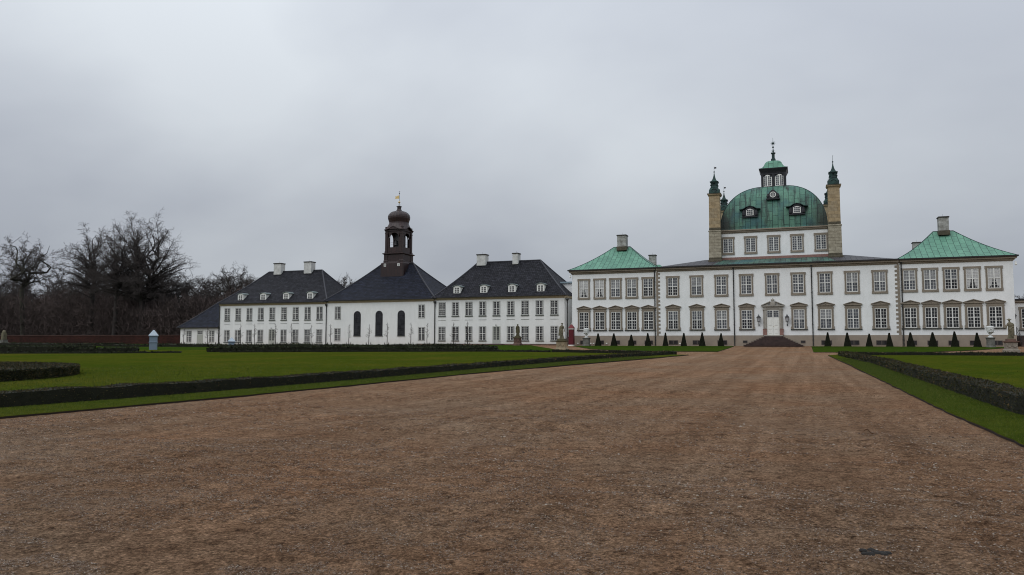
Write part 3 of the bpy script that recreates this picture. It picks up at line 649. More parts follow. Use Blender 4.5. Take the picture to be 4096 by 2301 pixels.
def low_window(gl, bl=None):
    W, Z0, Z1 = 1.27, .09, 2.42
    def sur():
        mb = MB(); i = W/2
        for s in (-1, 1):
            a, b = sorted((s*i, s*.86)); mb.box(a, b, -.09, .02, .04, 2.55)
            a, b = sorted((s*i, s*.93)); mb.box(a, b, -.10, .02, .04, .36)
            a, b = sorted((s*i, s*(i+.07))); mb.box(a, b, -.115, -.09, Z0, Z1+.07)
        mb.box(-.92, .92, -.10, .02, 2.55, 2.62); mb.box(-i, i, -.089, .02, Z1, 2.55)
        mb.box(-.84, .84, -.085, .02, 2.62, 2.84)            # frieze
        mb.box(-i, i, -.06, .02, 0.0, Z0)
        mb.prism([(-.98, 2.84), (.98, 2.84), (.98, 2.92), (-.98, 2.92)], -.20, .02)
        mb.prism([(-.88, 2.92), (.88, 2.92), (0, 3.19)], -.10, .02)         # tympanum
        for s in (-1, 1):                                     # raking cornices
            p = [(s*1.02, 2.92), (0, 3.22), (0, 3.30), (s*1.02, 2.99)]
            mb.prism(p if s < 0 else p[::-1], -.22, .02)
        mb.ball((0, -.11, 3.02), .07, 8)
        return mb, 'stone'
    ch = [('surround', sur), ('sill', lambda: (MB().box(-.97, .97, -.16, .02, -.05, .04), 'sill'))]
    def pane():
        mb = MB(); zt = Z0+(Z1-Z0)*.5
        mb.box(-W/2, W/2, -.02, .02, Z0, zt); mb.cur = 1; mb.box(-W/2, W/2, -.02, .02, zt, Z1); return mb, [gl, bl or gl]
    ch.append(('pane', pane))
    return lambda par, loc: kit(f'window|low{gl}{bl}', lambda: (frame_bars(MB(), -W/2, W/2, Z0, Z1, -.07, .01), 'paint'), ch, par, loc)
def house_window(gl, w=1.12, h=2.06, sill=True, bl=None):
    def fr0():
        mb = MB(); frame_bars(mb, -w/2+.05, w/2-.05, .05, h-.05, -.045, .01, fr_=.05, mull=.085, tr=.07, mu=.022)
        return mb, 'paint'
    def trim():
        mb = MB(); mb.box(-w/2, -w/2+.05, -.055, .01, 0, h); mb.box(w/2-.05, w/2, -.055, .01, 0, h); mb.box(-w/2+.05, w/2-.05, -.055, .01, h-.05, h); mb.box(-w/2+.05, w/2-.05, -.055, .01, 0, .05)
        return mb, 'trim'
    ch = [('casing', trim), ('pane', lambda: (MB().box(-w/2+.05, w/2-.05, -.015, .005, .05, h-.05), gl))]
    if sill: ch.append(('sill', lambda: (MB().box(-w/2-.06, w/2+.06, -.11, .01, -.11, 0), 'trim_dark')))
    return lambda par, loc: kit(f'window|h{gl}{w}{h}{sill}', fr0, ch, par, loc)
MT['trim_dark'] = mat('sill_grey_green', (.09, .10, .09), .6)

def box_roof_hip(mb, ex0, ex1, ey0, ey1, ez, rx0, rx1, ry, rz, flare=.22, n=8):
    def ring(t):
        z = ez+(rz-ez)*((1-flare)*t+flare*t*t)
        return [(ex0+(rx0-ex0)*t, ey0+(ry-ey0)*t, z), (ex1+(rx1-ex1)*t, ey0+(ry-ey0)*t, z), (ex1+(rx1-ex1)*t, ey1+(ry-ey1)*t, z), (ex0+(rx0-ex0)*t, ey1+(ry-ey1)*t, z)]
    rs = [ring(i/n) for i in range(n+1)]
    l = [0, 0]
    for a in range(n):
        A, B = rs[a], rs[a+1]
        for k in range(4):
            j = (k+1) % 4; ax = 0 if k in (0, 2) else 1
            s = math.dist((A[k][1-ax], A[k][2]), (B[k][1-ax], B[k][2])); l0 = l[ax]
            uv = [(A[k][ax], l0), (A[j][ax], l0), (B[j][ax], l0+s), (B[k][ax], l0+s)]
            if math.dist(B[k], B[j]) < 1e-4: mb.face([A[k], A[j], B[k]], uv[:3])
            else: mb.face([A[k], A[j], B[j], B[k]], uv)
        l[0] += math.dist((rs[a][0][1], rs[a][0][2]), (rs[a+1][0][1], rs[a+1][0][2])); l[1] += math.dist((rs[a][0][0], rs[a][0][2]), (rs[a+1][0][0], rs[a+1][0][2]))
    return rs
def ridges(mb, rs, r=.11):
    for c in range(4):
        for a in range(len(rs)-1): mb.tube(rs[a][c], rs[a+1][c], r, r, 6)
    mb.tube(rs[-1][0], rs[-1][1], r, r, 6)
def cornice_ring(mb, x0, x1, y0, y1, z0, steps):
    """stack of slabs: steps = [(projection, height)]"""
    z = z0
    for pr, h in steps: mb.box(x0-pr, x1+pr, y0-pr, y1+pr, z, z+h); z += h
    return z
def chimney(par, x0, x1, y0, y1, z0, z1, m, label=None, base=None):
    mb = MB(); mb.box(x0, x1, y0, y1, z0, z1-.14)
    if base: mb.cur = 1; mb.box(x0-.08, x1+.08, y0-.08, y1+.08, z0, z0+base)
    o = part('chimney', mb, [m, 'mossy'], par, label)
    c = MB(); c.box(x0-.08, x1+.08, y0-.08, y1+.08, z1-.14, z1-.05); c.box(x0-.05, x1+.05, y0-.05, y1+.05, z1-.05, z1)
    c.tube(((x0+x1)/2, (y0+y1)/2, z1-.02), ((x0+x1)/2, (y0+y1)/2, z1+.35), .012, .008, 5); part('cap', c, 'cap', o)
def downpipe(par, x, y, z0, z1, hopper=True, r=.065):
    mb = MB(); mb.tube((x, y, z0), (x, y, z1), r, r, 8)
    if hopper: mb.sqlathe(x, y, [(.09, z1-.35), (.16, z1-.1), (.16, z1)])
    for z in np.arange(z0+.7, z1-.5, 1.9): mb.tube((x, y, z), (x, y, z+.06), r+.025, r+.025, 8)
    part('downpipe', mb, 'pipe', par)

# ================================================================== PALACE
YF = 98.0
pal = thing('palace', (-3.5, YF, GB), 'large white palace with green copper roofs and a domed central block', 'palace')
PX = [(-28.97, -17.65), (-17.65, 10.6), (10.6, 21.88)]
YC = YF-.14   # the middle block stands slightly proud
mb = MB(); mb.box(-28.97, -17.66, YF, YF+12, GB, 10.85); mb.box(-17.65, 10.6, YC, YF+21, GB, 10.86); mb.box(10.61, 21.88, YF, YF+12, GB, 10.85)
part('wall', mb, 'white', pal)
mb = MB(); mb.box(-29.02, -17.66, YF-.05, YF+.5, GB-.1, 2.51); mb.box(-17.67, 10.62, YC-.05, YC+.5, GB-.1, 2.512); mb.box(10.63, 21.93, YF-.05, YF+12, GB-.1, 2.51)
mb.box(-29.02, -28.9, YF+.5, YF+12, GB-.1, 2.51); part('plinth', mb, 'plinth', pal)
mb = MB()
for (a, b), yo in ((PX[0], YF), (PX[2], YF)):
    l, r = (0, -1) if a < -20 else (-1, 0)
    for k, (pr, z0, z1) in enumerate([(.06, 10.72, 10.82), (.16, 10.82, 10.98), (.34, 10.98, 11.18)]):
        mb.box(a-(pr if a < -20 else 0), b+(pr if b > 15 else 0), yo-pr, YF+12+pr, z0, z1)
for (pr, z0, z1) in [(.06, 10.725, 10.822), (.16, 10.822, 10.982), (.34, 10.982, 11.182)]: mb.box(-17.55, 10.5, YC-pr, YF+20, z0, z1)
part('cornice', mb, 'cornice', pal)
mb = MB(); mb.box(-29.48, -17.56, YF-.5, YF-.36, 11.185, 11.34); mb.box(-17.555, 10.495, YC-.5, YC-.36, 11.188, 11.345); mb.box(10.50, 22.38, YF-.5, YF-.36, 11.185, 11.34)
mb.box(-29.48, -29.34, YF-.36, YF+12.5, 11.185, 11.34); mb.box(22.24, 22.38, YF-.36, YF+12.5, 11.185, 11.34)
part('gutter', mb, 'gutter', pal)
for (x0, x1, r0, r1, z, lab) in ((-29.4, -17.4, -24.5, -22.2, 14.92, 'green hipped roof over the left pavilion'), (10.35, 22.3, 15.0, 17.15, 15.1, 'green hipped roof over the right pavilion')):
    mb = MB(); rs = box_roof_hip(mb, x0, x1, YF-.42, YF+12.5, 11.30, r0, r1, YF+5.6, z, .3); ro = part('roof', mb, 'copper', pal, lab)
    mb = MB(); ridges(mb, rs, .045); part('ridge_seam', mb, 'copper_dark', ro)
mb = MB(); kx = [(-17.5, -12.1), (-10.5, -9.6), (4.0, 2.6), (10.45, 5.2)]
for (a0, a1), (b0, b1), ci in zip(kx[:-1], kx[1:], (0, 1, 0)): mb.cur = ci; mb.face([(a0, YC-.42, 11.30), (b0, YC-.42, 11.30), (b1, 104.2, 12.72), (a1, 104.2, 12.72)])
mb.cur = 0
mb.face([(-17.5, 119, 11.30), (-17.5, YC-.42, 11.30), (-12.1, 104.2, 12.72), (-12.1, 117, 12.72)]); mb.face([(10.45, YC-.42, 11.30), (10.45, 119, 11.30), (5.2, 117, 12.72), (5.2, 104.2, 12.72)])
mb.face([(-12.1, 104.2, 12.72), (5.2, 104.2, 12.72), (5.2, 117, 12.72), (-12.1, 117, 12.72)]); mb.face([(10.45, 119, 11.3), (-17.5, 119, 11.3), (-12.1, 117, 12.72), (5.2, 117, 12.72)])
part('roof', mb, ['lead_low', 'copper_low'], pal, 'low metal roof in front of the domed block, green in the middle and dark at both ends')
# rear wings that just peep over
mb = MB(); rs = box_roof_hip(mb, -24, -17.2, 110.8, 117, 11.3, -21.5, -19.9, 113.8, 13.3, .2); part('roof', mb, 'copper', pal, 'small green roof peeping behind the left pavilion')
chimney(pal, -23.78, -22.55, 102.5, 103.7, 14.3, 16.5, 'chim', base=.55)
chimney(pal, 15.5, 16.55, 102.5, 103.6, 14.5, 16.75, 'chim', base=.55)
chimney(pal, -21.5, -20.5, 113.5, 114.4, 12.9, 14.82, 'chim', base=.4); chimney(pal, 14.0, 14.95, 113.5, 114.4, 12, 15.1, 'chim')
# facade windows
LP = [-27.31, -25.15, -23.0, -20.84, -18.68]; RP = [11.58, 13.7, 15.81, 17.91, 20.02]
MX = [-15.5, -12.51, -9.47, -6.47, -3.44, -.45, 2.55, 5.52, 8.47]
U = {'dm': up_window('glass_dark', 'glass_mid'), 'mm': up_window('glass_mid', 'glass_mid'), 'mb': up_window('glass_mid', 'glass_blind'), 'c': up_window('glass_dark', 'glass_dark', 1), 'c2': up_window('glass_dark', 'glass_mid', 2)}
Lw = {'dd': low_window('glass_dark'), 'dm': low_window('glass_dark', 'glass_mid'), 'mb': low_window('glass_mid', 'glass_blind'), 'mm': low_window('glass_mid')}
for X, k in zip(LP, ('c', 'c2', 'mb', 'mb', 'dm')): U[k](pal, (X, YF, 7.34))
for X, k in zip(RP, ('mb', 'mb', 'dm', 'c2', 'c')): U[k](pal, (X, YF, 7.44))
for X, k in zip(MX, ('dm', 'mb', 'mm', 'mm', 'mm', 'mm', 'mm', 'mb', 'mb')): U[k](pal, (X, YC, 7.36))
for X in LP: Lw['dd'](pal, (X, YF, 3.2))
for X in RP: Lw['dd'](pal, (X, YF, 3.24))
for X, k in zip(MX, ('dm', 'dm', 'mb', 'dm', None, 'mb', 'mb', 'mm', 'dd')):
    if k: Lw[k](pal, (X, YC, 3.21))
# basement windows
def bwin(par, loc, w, h):
    def f():
        mb = MB(); mb.box(-w/2, -w/2+.05, -.04, .01, 0, h); mb.box(w/2-.05, w/2, -.04, .01, 0, h); mb.box(-w/2+.05, w/2-.05, -.04, .01, 0, .05); mb.box(-w/2+.05, w/2-.05, -.04, .01, h-.05, h)
        if w > .8: mb.box(-.06, .06, -.045, .01, .05, h-.05)
        n = int(w/.12)
        for i in range(1, n): mb.box(-w/2+w*i/n-.008, -w/2+w*i/n+.008, -.03, .01, .05, h-.05)
        for i in range(1, 4): mb.box(-w/2+.05, w/2-.05, -.034, .01, h*i/4-.008, h*i/4+.008)
        return mb, 'bars'
    kit(f'basement_window|{w}{h}', f, [('pane', lambda: (MB().box(-w/2+.04, w/2-.04, -.012, .005, .04, h-.04), 'glass_dark'))], par, loc)
for X in LP: bwin(pal, (X, YF-.05, 1.36), 1.08, .52)
for X in RP: bwin(pal, (X+.02, YF-.05, 1.36), 1.06, .52)
for X in MX[:3]+MX[6:]: bwin(pal, (X, YC-.05, 1.36), 1.16, .54)
for X in (-6.74, -.06): bwin(pal, (X, YC-.05, 1.57), .53, .31)
# quoins
for x0, s in ((-17.63, 1), (10.58, -1)):
    mb = MB(); z = 2.53; k = 0
    while z < 10.6:
        w = .50 if k % 2 else .26; a, b = sorted((x0+s*.01, x0+s*w)); mb.box(a, b, YC-.045, YC+.03, z, min(z+.25, 10.70)); z += .252; k += 1
    part('quoins', mb, 'stone', pal)
for X, y in ((-17.83, YF-.12), (-7.98, YC-.12), (1.07, YC-.12), (10.78, YF-.12)): downpipe(pal, X, y, GB, 11.18)
for X in (-28.18, -26.39, -26.01, -24.25, -16.26, -14.68):
    yy = YF-.06 if X < -17.6 else YC-.06
    mb = MB(); mb.box(X-.10, X+.10, yy-.06, yy, 1.40, 1.56); mb.box(X-.03, X+.03, yy-.09, yy-.06, 1.43, 1.53); part('wall_light', mb, 'doorwhite', pal)
for X, Z in ((-29.15, 10.35), (22.12, 10.3)):     # dome cameras under the eaves
    mb = MB(); mb.box(X-.05, X+.05, YF-.25, YF-.0, Z+.25, Z+.33); mb.tube((X, YF-.22, Z+.28), (X, YF-.22, Z+.05), .07, .10, 10); mb.ball((X, YF-.22, Z+.02), .13, 10); part('security_camera', mb, 'doorwhite', pal)
# portal
dx0 = -3.42
def portal():
    mb = MB(); y0 = YC-.16
    for s in (-1, 1):
        a, b = sorted((dx0+s*.73, dx0+s*1.02)); mb.box(a, b, y0, YC+.02, 3.3, 5.72); a, b = sorted((dx0+s*1.02, dx0+s*1.14)); mb.box(a, b, y0+.06, YC+.02, 3.3, 5.62)
        a, b = sorted((dx0+s*.78, dx0+s*.97)); mb.box(a, b, y0-.04, y0, 3.35, 5.5)
        a, b = sorted((dx0+s*.72, dx0+s*1.18)); mb.box(a, b, y0-.06, YC+.02, 5.62, 5.74)
    mb.box(dx0-.74, dx0+.74, y0+.03, YC+.02, 5.62, 5.74)
    mb.box(dx0-1.12, dx0+1.12, y0, YC+.02, 5.74, 6.03); mb.box(dx0-1.3, dx0+1.3, y0-.2, YC+.02, 6.03, 6.13)
    for s in (-1, 1):      # broken raking cornices
        p = [(dx0+s*1.36, 6.13), (dx0+s*.30, 6.58), (dx0+s*.30, 6.68), (dx0+s*1.36, 6.22)]
        mb.prism(p if s < 0 else p[::-1], y0-.22, YC+.02)
        p = [(dx0+s*1.15, 6.13), (dx0+s*.55, 6.13), (dx0+s*.50, 6.46)]; mb.prism(p if s < 0 else p[::-1], y0-.05, YC+.02)
    mb.lathe(dx0, y0-.03, [(.02, 6.12), (.30, 6.16), (.36, 6.36), (.33, 6.56), (.12, 6.66)], 16, sy=.35)      # cartouche
    mb.lathe(dx0, y0-.05, [(.17, 6.70), (.20, 6.76), (.22, 6.86), (.12, 6.95), (.02, 6.98)], 12, sy=.6); mb.tube((dx0, y0-.05, 6.97), (dx0, y0-.05, 7.08), .02, .02, 6)
    return mb
po = part('door_surround', portal(), 'door_stone', pal)
mb = MB()
for s in (-1, 1):
    a, b = sorted((dx0+s*.75, dx0+s*1.18)); mb.box(a, b, YC-.22, YC+.02, 2.52, 3.24); mb.box(a-.02, b+.02, YC-.24, YC+.02, 3.24, 3.3)
part('portal_base', mb, 'red_stone', pal, 'red stone block at the foot of the portal')
mb = MB()
for s in (-1, 1):
    a, b = sorted((dx0+s*.01, dx0+s*.72)); mb.box(a, b, YC-.07, YC+.01, 2.53, 4.62)
    for z0, z1 in ((2.7, 3.08), (3.18, 3.56), (3.68, 4.48)):
        c, d = sorted((dx0+s*.15, dx0+s*.57)); mb.box(c, d, YC-.095, YC-.07, z0, z1)
        c, d = sorted((dx0+s*.20, dx0+s*.52)); mb.box(c, d, YC-.105, YC-.095, z0+.06, z1-.06)
do = part('door', mb, 'doorwhite', pal)
mb = MB(); mb.tube((dx0+.06, YC-.12, 3.6), (dx0+.06, YC-.07, 3.6), .03, .03, 8); part('handle', mb, 'gold', do)
mb = MB(); frame_bars(mb, dx0-.72, dx0+.72, 4.66, 5.58, YC-.08, YC+.01, trans=0, rows=3, fr_=.07, mull=.12); fo = part('fanlight', mb, 'doorwhite', pal)
part('pane', MB().box(dx0-.7, dx0+.7, YC-.03, YC+.005, 4.66, 5.58), 'glass_mid', fo)
# pyramidal steps
mb = MB(); n = 9; rz = (2.40-GB)/n
for i in range(n):
    w = 3.32-(3.32-1.06)*i/(n-1); d = .45+.30*(n-1-i)
    z0 = GB-.05 if i == 0 else GB+rz*i; z1 = GB+rz*(i+1)
    mb.box(dx0-w, dx0+w, YC-d-.05, YC-.055, z0, z1-.045); mb.box(dx0-w-.04, dx0+w+.04, YC-d-.09, YC-.056, z1-.045, z1)
part('steps', mb, 'step', pal)
part('threshold', MB().box(dx0-1.1, dx0+1.1, YC-.45, YC-.052, 2.401, 2.53), 'door_stone', pal)
for X in (-5.07, -1.80):
    y = YC-.42; zb = 4.05
    mb = MB(); mb.tube((X, YC-.03, zb-.35), (X, y+.2, zb-.25), .035, .03, 6); mb.tube((X, y+.2, zb-.25), (X, y, zb+.12), .03, .03, 6); mb.tube((X, YC, zb-.42), (X, YC-.05, zb-.18), .05, .05, 8)
    mb.sqlathe(X, y, [(.10, zb+.1), (.17, zb+.14), (.17, zb+.17)]); mb.sqlathe(X, y, [(.27, zb+.62), (.22, zb+.70), (.13, zb+.78), (.09, zb+.88)]); mb.ball((X, y, zb+.94), .06, 8); mb.tube((X, y, zb+.96), (X, y, zb+1.1), .02, .005, 6)
    for sx, sy in ((-1, -1), (1, -1), (1, 1), (-1, 1)): mb.tube((X+sx*.13, y+sy*.13, zb+.17), (X+sx*.22, y+sy*.22, zb+.63), .014, .014, 5)
    lo = part('wall_lantern', mb, 'black', pal)
    part('lantern_glass', MB().sqlathe(X, y, [(.115, zb+.175), (.20, zb+.615)]), 'glass_white', lo)

# ---- domed block
DX, DY, DH = -3.38, 109.6, 6.56
y0 = DY-DH; x0, x1 = DX-DH, DX+DH
part('drum', MB().box(x0, x1, y0, DY+DH, 11.6, 16.06), 'white', pal)
mb = MB(); mb.box(x0+.0, x1, y0-.06, y0+.1, 12.4, 12.80); part('drum_base', mb, 'red_stone', pal)
mb = MB()
for pr, a, b in ((.07, 15.98, 16.1), (.18, 16.1, 16.28), (.32, 16.28, 16.42)): mb.box(x0, x1, y0-pr, DY+DH+pr, a, b); mb.box(x0-pr*.3, x1+pr*.3, y0+.4, DY+DH-.4, a+.001, b-.001)
part('drum_cornice', mb, 'cornice', pal)
def drumwin(par, loc):
    W, Z0, Z1 = 1.24, .26, 2.12
    kit('window|drum', lambda: (frame_bars(MB(), -W/2, W/2, Z0, Z1, -.07, .01, rows=3, tr=.05), 'paint'),
        [('surround', lambda: (shouldered(MB(), 1.56, 0, 2.38, W, Z0, Z1, -.10, .02), 'stone')), ('pane', lambda: (MB().box(-W/2, W/2, -.02, .02, Z0, Z1), 'glass_mid'))], par, loc)
for X in (-9.0, -6.15, -3.30, -.47, 2.37): drumwin(pal, (X, y0, 13.15))
# cloister dome
def dome_prof(t): # t angle 0..1 -> (half, z)
    h = t; w = (1-h**2.12)**(1/2.12) if h < 1 else 0
    return w
zs = [0, .03, .08, .15, .22, .3, .38, .46, .54, .61, .68, .74, .8, .85, .895, .93, .96, .985]
H = 6.62; prof = [(DH*dome_prof(h)+.12*(h < .02), 16.40+H*h) for h in zs]; prof[0] = (DH+.30, 16.36); prof.insert(1, (DH+.10, 16.46))
part('dome', MB().sqlathe(DX, DY, prof), 'dome', pal)
for sx, sy in ((-1, -1), (1, -1), (1, 1), (-1, 1)):
    mb = MB()
    for a in range(len(prof)-1): mb.tube((DX+sx*prof[a][0], DY+sy*prof[a][0], prof[a][1]), (DX+sx*prof[a+1][0], DY+sy*prof[a+1][0], prof[a+1][1]), .05, .05, 6)
    part('dome_ridge', mb, 'copper_dark', pal)
# raised standing seams of the front of the dome
mb = MB()
for i in range(-9, 10):
    u = i*.68
    for a in range(1, len(prof)-1):
        if abs(u) < prof[a+1][0]-.05:
            mb.tube((DX+u, DY-prof[a][0]-.005, prof[a][1]), (DX+u, DY-prof[a+1][0]-.005, prof[a+1][1]), .022, .022, 4, caps=False)
part('dome_seam', mb, 'copper_dark', pal)
def arch(cx, z0, w, h, rise, n=10):      # closed outline, flat bottom, segmental top
    pts = [(cx-w/2, z0), (cx+w/2, z0)]
    for i in range(n+1):
        t = i/n; x = cx+w/2-w*t; pts.append((x, z0+h-rise+rise*math.sin(math.pi*t)))
    return pts
for X in (DX-2.78, DX+3.0):
    yf = 102.92; z0 = 18.0
    mb = MB(); mb.prism(arch(X, z0+.02, 1.3, 1.42, .45), yf, yf+2.2); mb.box(X-.98, X+.98, yf-.02, yf+.8, z0, z0+.14)
    for s in (-1, 1): mb.lathe(X+s*.78, yf+.15, [(.10, z0+.14), (.24, z0+.3), (.22, z0+.6), (.14, z0+.95), (.05, z0+1.05)], 8)
    d = part('dome_dormer', mb, 'lead', pal)
    mb = MB(); pts = [(X-1.32, z0+1.12), (X-.8, z0+1.18), (X-.5, z0+1.40), (X, z0+1.54), (X+.5, z0+1.40), (X+.8, z0+1.18), (X+1.32, z0+1.12)]
    mb.prism([(a, b-.08) for a, b in pts]+[(a, b) for a, b in pts[::-1]], yf-.12, yf+2.4); part('hood', mb, 'copper_dark', d)
    mb = MB(); mb.prism(arch(X, z0+.24, .90, .86, .16), yf-.03, yf+.02)
    wo = part('window', mb, 'doorwhite', d)
    mb = MB()
    for i in range(3):
        for j in range(3):
            x = X-.36+.25*i; z = z0+.31+.24*j; mb.box(x, x+.21, yf-.037, yf-.01, z, z+.20)
    part('pane', mb, 'glass_mid', wo)
yf = 103.75; zc_ = 20.95
mb = MB(); mb.prism(arch(DX+.1, zc_-.5, 1.1, 1.16, .5, 14), yf, yf+2.2); mb.box(DX+.1-.86, DX+.1+.86, yf-.03, yf+1.2, zc_-.62, zc_-.46)
for s in (-1, 1): mb.lathe(DX+.1+s*.62, yf+.15, [(.12, zc_-.46), (.22, zc_-.2), (.12, zc_+.12), (.03, zc_+.2)], 8)
d = part('dome_dormer', mb, 'lead', pal, 'round-windowed dormer at the top of the dome')
mb = MB(); n = 24
for i in range(n):
    t0, t1 = 2*math.pi*i/n, 2*math.pi*(i+1)/n
    q = [(DX+.1+r*math.cos(t), zc_+r*math.sin(t)) for r, t in ((.30, t0), (.38, t0), (.38, t1), (.30, t1))]; mb.prism(q, yf-.06, yf+.01)
mb.box(DX+.08, DX+.12, yf-.045, yf, zc_-.31, zc_+.31); mb.box(DX+.1-.31, DX+.08, yf-.043, yf, zc_-.09, zc_-.06); mb.box(DX+.12, DX+.1+.31, yf-.043, yf, zc_-.09, zc_-.06)
mb.box(DX-.03, DX, yf-.041, yf, zc_-.3, zc_+.3); mb.box(DX+.20, DX+.23, yf-.041, yf, zc_-.3, zc_+.3)
wo = part('window', mb, 'doorwhite', d); mb = MB(); mb.prism([(DX+.1+.31*math.cos(t), zc_+.31*math.sin(t)) for t in [2*math.pi*i/20 for i in range(20)]], yf-.02, yf+.01); part('pane', mb, 'glass_mid', wo)
# lantern
LX = DX+.08; LH = 1.60; ly = DY-LH
mb = MB()
mb.sqlathe(LX, DY, [(LH+.16, 22.62), (LH+.16, 22.86), (LH, 22.9)])
mb.box(LX-LH+.2, LX+LH-.2, ly+.15, DY+LH-.15, 22.9, 24.9)
for sx in (-1, 0, 1):
    for sy in (-1, 1): mb.box(LX+sx*(LH-.16)-.16, LX+sx*(LH-.16)+.16, DY+sy*(LH-.16)-.16, DY+sy*(LH-.16)+.16, 22.88, 24.75)
for sx in (-1, 1): mb.box(LX+sx*(LH-.16)-.155, LX+sx*(LH-.16)+.155, DY-.16, DY+.16, 22.88, 24.75)
mb.box(LX-LH+.02, LX+LH-.02, ly+.02, DY+LH-.02, 24.55, 24.8)
mb.sqlathe(LX, DY, [(LH, 24.75), (LH+.05, 24.9), (LH+.22, 25.25), (LH+.26, 25.3), (LH+.26, 25.42)])
lan = part('lantern_turret', mb, 'lead', pal)
for s in (-1, 1):
    X = LX+s*.77
    mb = MB(); mb.prism(arch(X, 22.93, 1.14, 1.58, .34, 12), ly-.0, ly+.06); wo = part('window', mb, 'doorwhite', lan)
    mb = MB()
    for c in (-1, 1):
        for i in range(2):
            for j in range(5): x = X+c*.28-.20+i*.22; z = 23.02+j*.275; mb.box(x, x+.175, ly-.012, ly+.02, z, z+.225)
    part('pane', mb, 'glass_mid', wo)
mb = MB(); mb.sqlathe(LX, DY, [(LH+.27, 25.40), (1.50, 25.55), (1.28, 25.78), (1.17, 26.02), (1.05, 26.28), (.86, 26.50), (.56, 26.66), (.3, 26.72)]); part('turret_roof', mb, 'copper', lan)
mb = MB(); mb.sqlathe(LX, DY, [(.30, 26.70), (.30, 26.95), (.19, 27.1), (.19, 27.72), (.29, 27.8), (.29, 27.88)]); mb.tube((LX, DY, 27.88), (LX, DY, 30.0), .05, .015, 8); mb.ball((LX, DY, 28.68), .13, 10)
mb.lathe(LX, DY, [(.05, 27.88), (.12, 28.1), (.05, 28.4)], 8); mb.ball((LX, DY, 29.22), .15, 12)
for i in range(16):
    t = 2*math.pi*i/16; r = .42 if i % 2 == 0 else .33; mb.tube((LX+.13*math.cos(t), DY, 29.22+.13*math.sin(t)), (LX+r*math.cos(t), DY, 29.22+r*math.sin(t)), .028, .004, 4)
for s in (-1, 1): mb.tube((LX+s*.22, DY, 27.88), (LX+s*.26, DY, 28.15), .012, .012, 4); mb.tube((LX+s*.26, DY, 28.15), (LX+s*.12, DY, 28.3), .012, .012, 4)
part('sun_finial', mb, 'copper_dark', lan)
# corner towers
def ctower(cx, cy, flag, lab, dz=0):
    h = .72; z1 = 21.28+dz
    mb = MB(); mb.sqlathe(cx, cy, [(h-.02, 16.35), (h-.04, z1-.35), (h+.02, z1-.3)]); 
    mb.sqlathe(cx, cy, [(h+.02, z1-.30), (h+.12, z1-.2), (h+.12, z1-.1)])
    t = part('corner_tower', mb, 'sand', pal, lab)
    mb = MB(); mb.sqlathe(cx, cy, [(h+.06, 12.7), (h+.03, 16.15), (h+.10, 16.2), (h+.10, 16.30), (h, 16.36)]); part('tower_shaft', mb, 'sand_low', t)
    for pr_ in ([(h+.16, 11.7), (h+.16, 12.35), (h+.08, 12.5), (h+.07, 12.75)], [(h-.02, 16.32), (h+.0, 16.5), (h-.02, 16.7)], [(h+.16, z1-.1), (h+.16, z1)]): part('tower_moulding', MB().sqlathe(cx, cy, pr_), 'mossy', t)
    z = z1
    mb = MB(); mb.sqlathe(cx, cy, [(.66, z), (.67, z+.12), (.64, z+.45), (.54, z+.72), (.44, z+.84)])
    for k in range(4):
        c_, s_ = [(0, -1), (1, 0), (0, 1), (-1, 0)][k]
        for i in range(14):
            a0, a1 = 2*math.pi*i/14, 2*math.pi*(i+1)/14
            P_ = lambda a: (cx+c_*.65-s_*.33*math.cos(a), cy+s_*.65+c_*.33*math.cos(a), z+.40+.22*math.sin(a)); mb.tube(P_(a0), P_(a1), .035, .035, 5, caps=False)
    f = part('finial', mb, 'copper_bell', t)
    mb = MB(); mb.sqlathe(cx, cy, [(.44, z+.84), (.47, z+.92), (.40, z+1.05), (.43, z+1.35), (.47, z+1.5), (.53, z+1.58), (.54, z+1.66), (.40, z+1.70)])
    for sx in (-1, 1):
        for sy in (-1, 1):
            mb.ball((cx+sx*.40, cy+sy*.40, z+1.16), .12, 8); mb.ball((cx+sx*.44, cy+sy*.44, z+1.58), .11, 8)
        mb.ball((cx+sx*.0, cy-.42, z+1.42), .13, 8)
    part('finial_neck', mb, 'copper_dark', f)
    mb = MB(); mb.sqlathe(cx, cy, [(.40, z+1.70), (.27, z+1.86), (.16, z+2.15), (.08, z+2.5), (.05, z+2.8)]); mb.ball((cx, cy, z+3.0), .10, 10); mb.tube((cx, cy, z+2.75), (cx, cy, z+3.75), .025, .014, 6)
    part('spire', mb, 'copper_bell', f)
    mb = MB()
    if flag: mb.prism([(cx+.03, z+3.42), (cx+.32, z+3.46), (cx+.26, z+3.54), (cx+.34, z+3.64), (cx+.03, z+3.66)], cy-.012, cy+.012)
    else: mb.tube((cx, cy, z+3.7), (cx+.06, cy, z+3.85), .02, .03, 6)
    part('vane', mb, 'black', f)
ctower(-10.57, 102.55, 1, 'front left sandstone corner tower with green finial')
ctower(3.98, 102.55, 0, 'front right sandstone corner tower, taller looking with bare pole', .12)
ctower(-10.70, 117.2, 1, 'rear left corner tower, only its finial showing', .15)
ctower(3.86, 117.2, 0, 'rear right corner tower half hidden behind the front right one', .15)

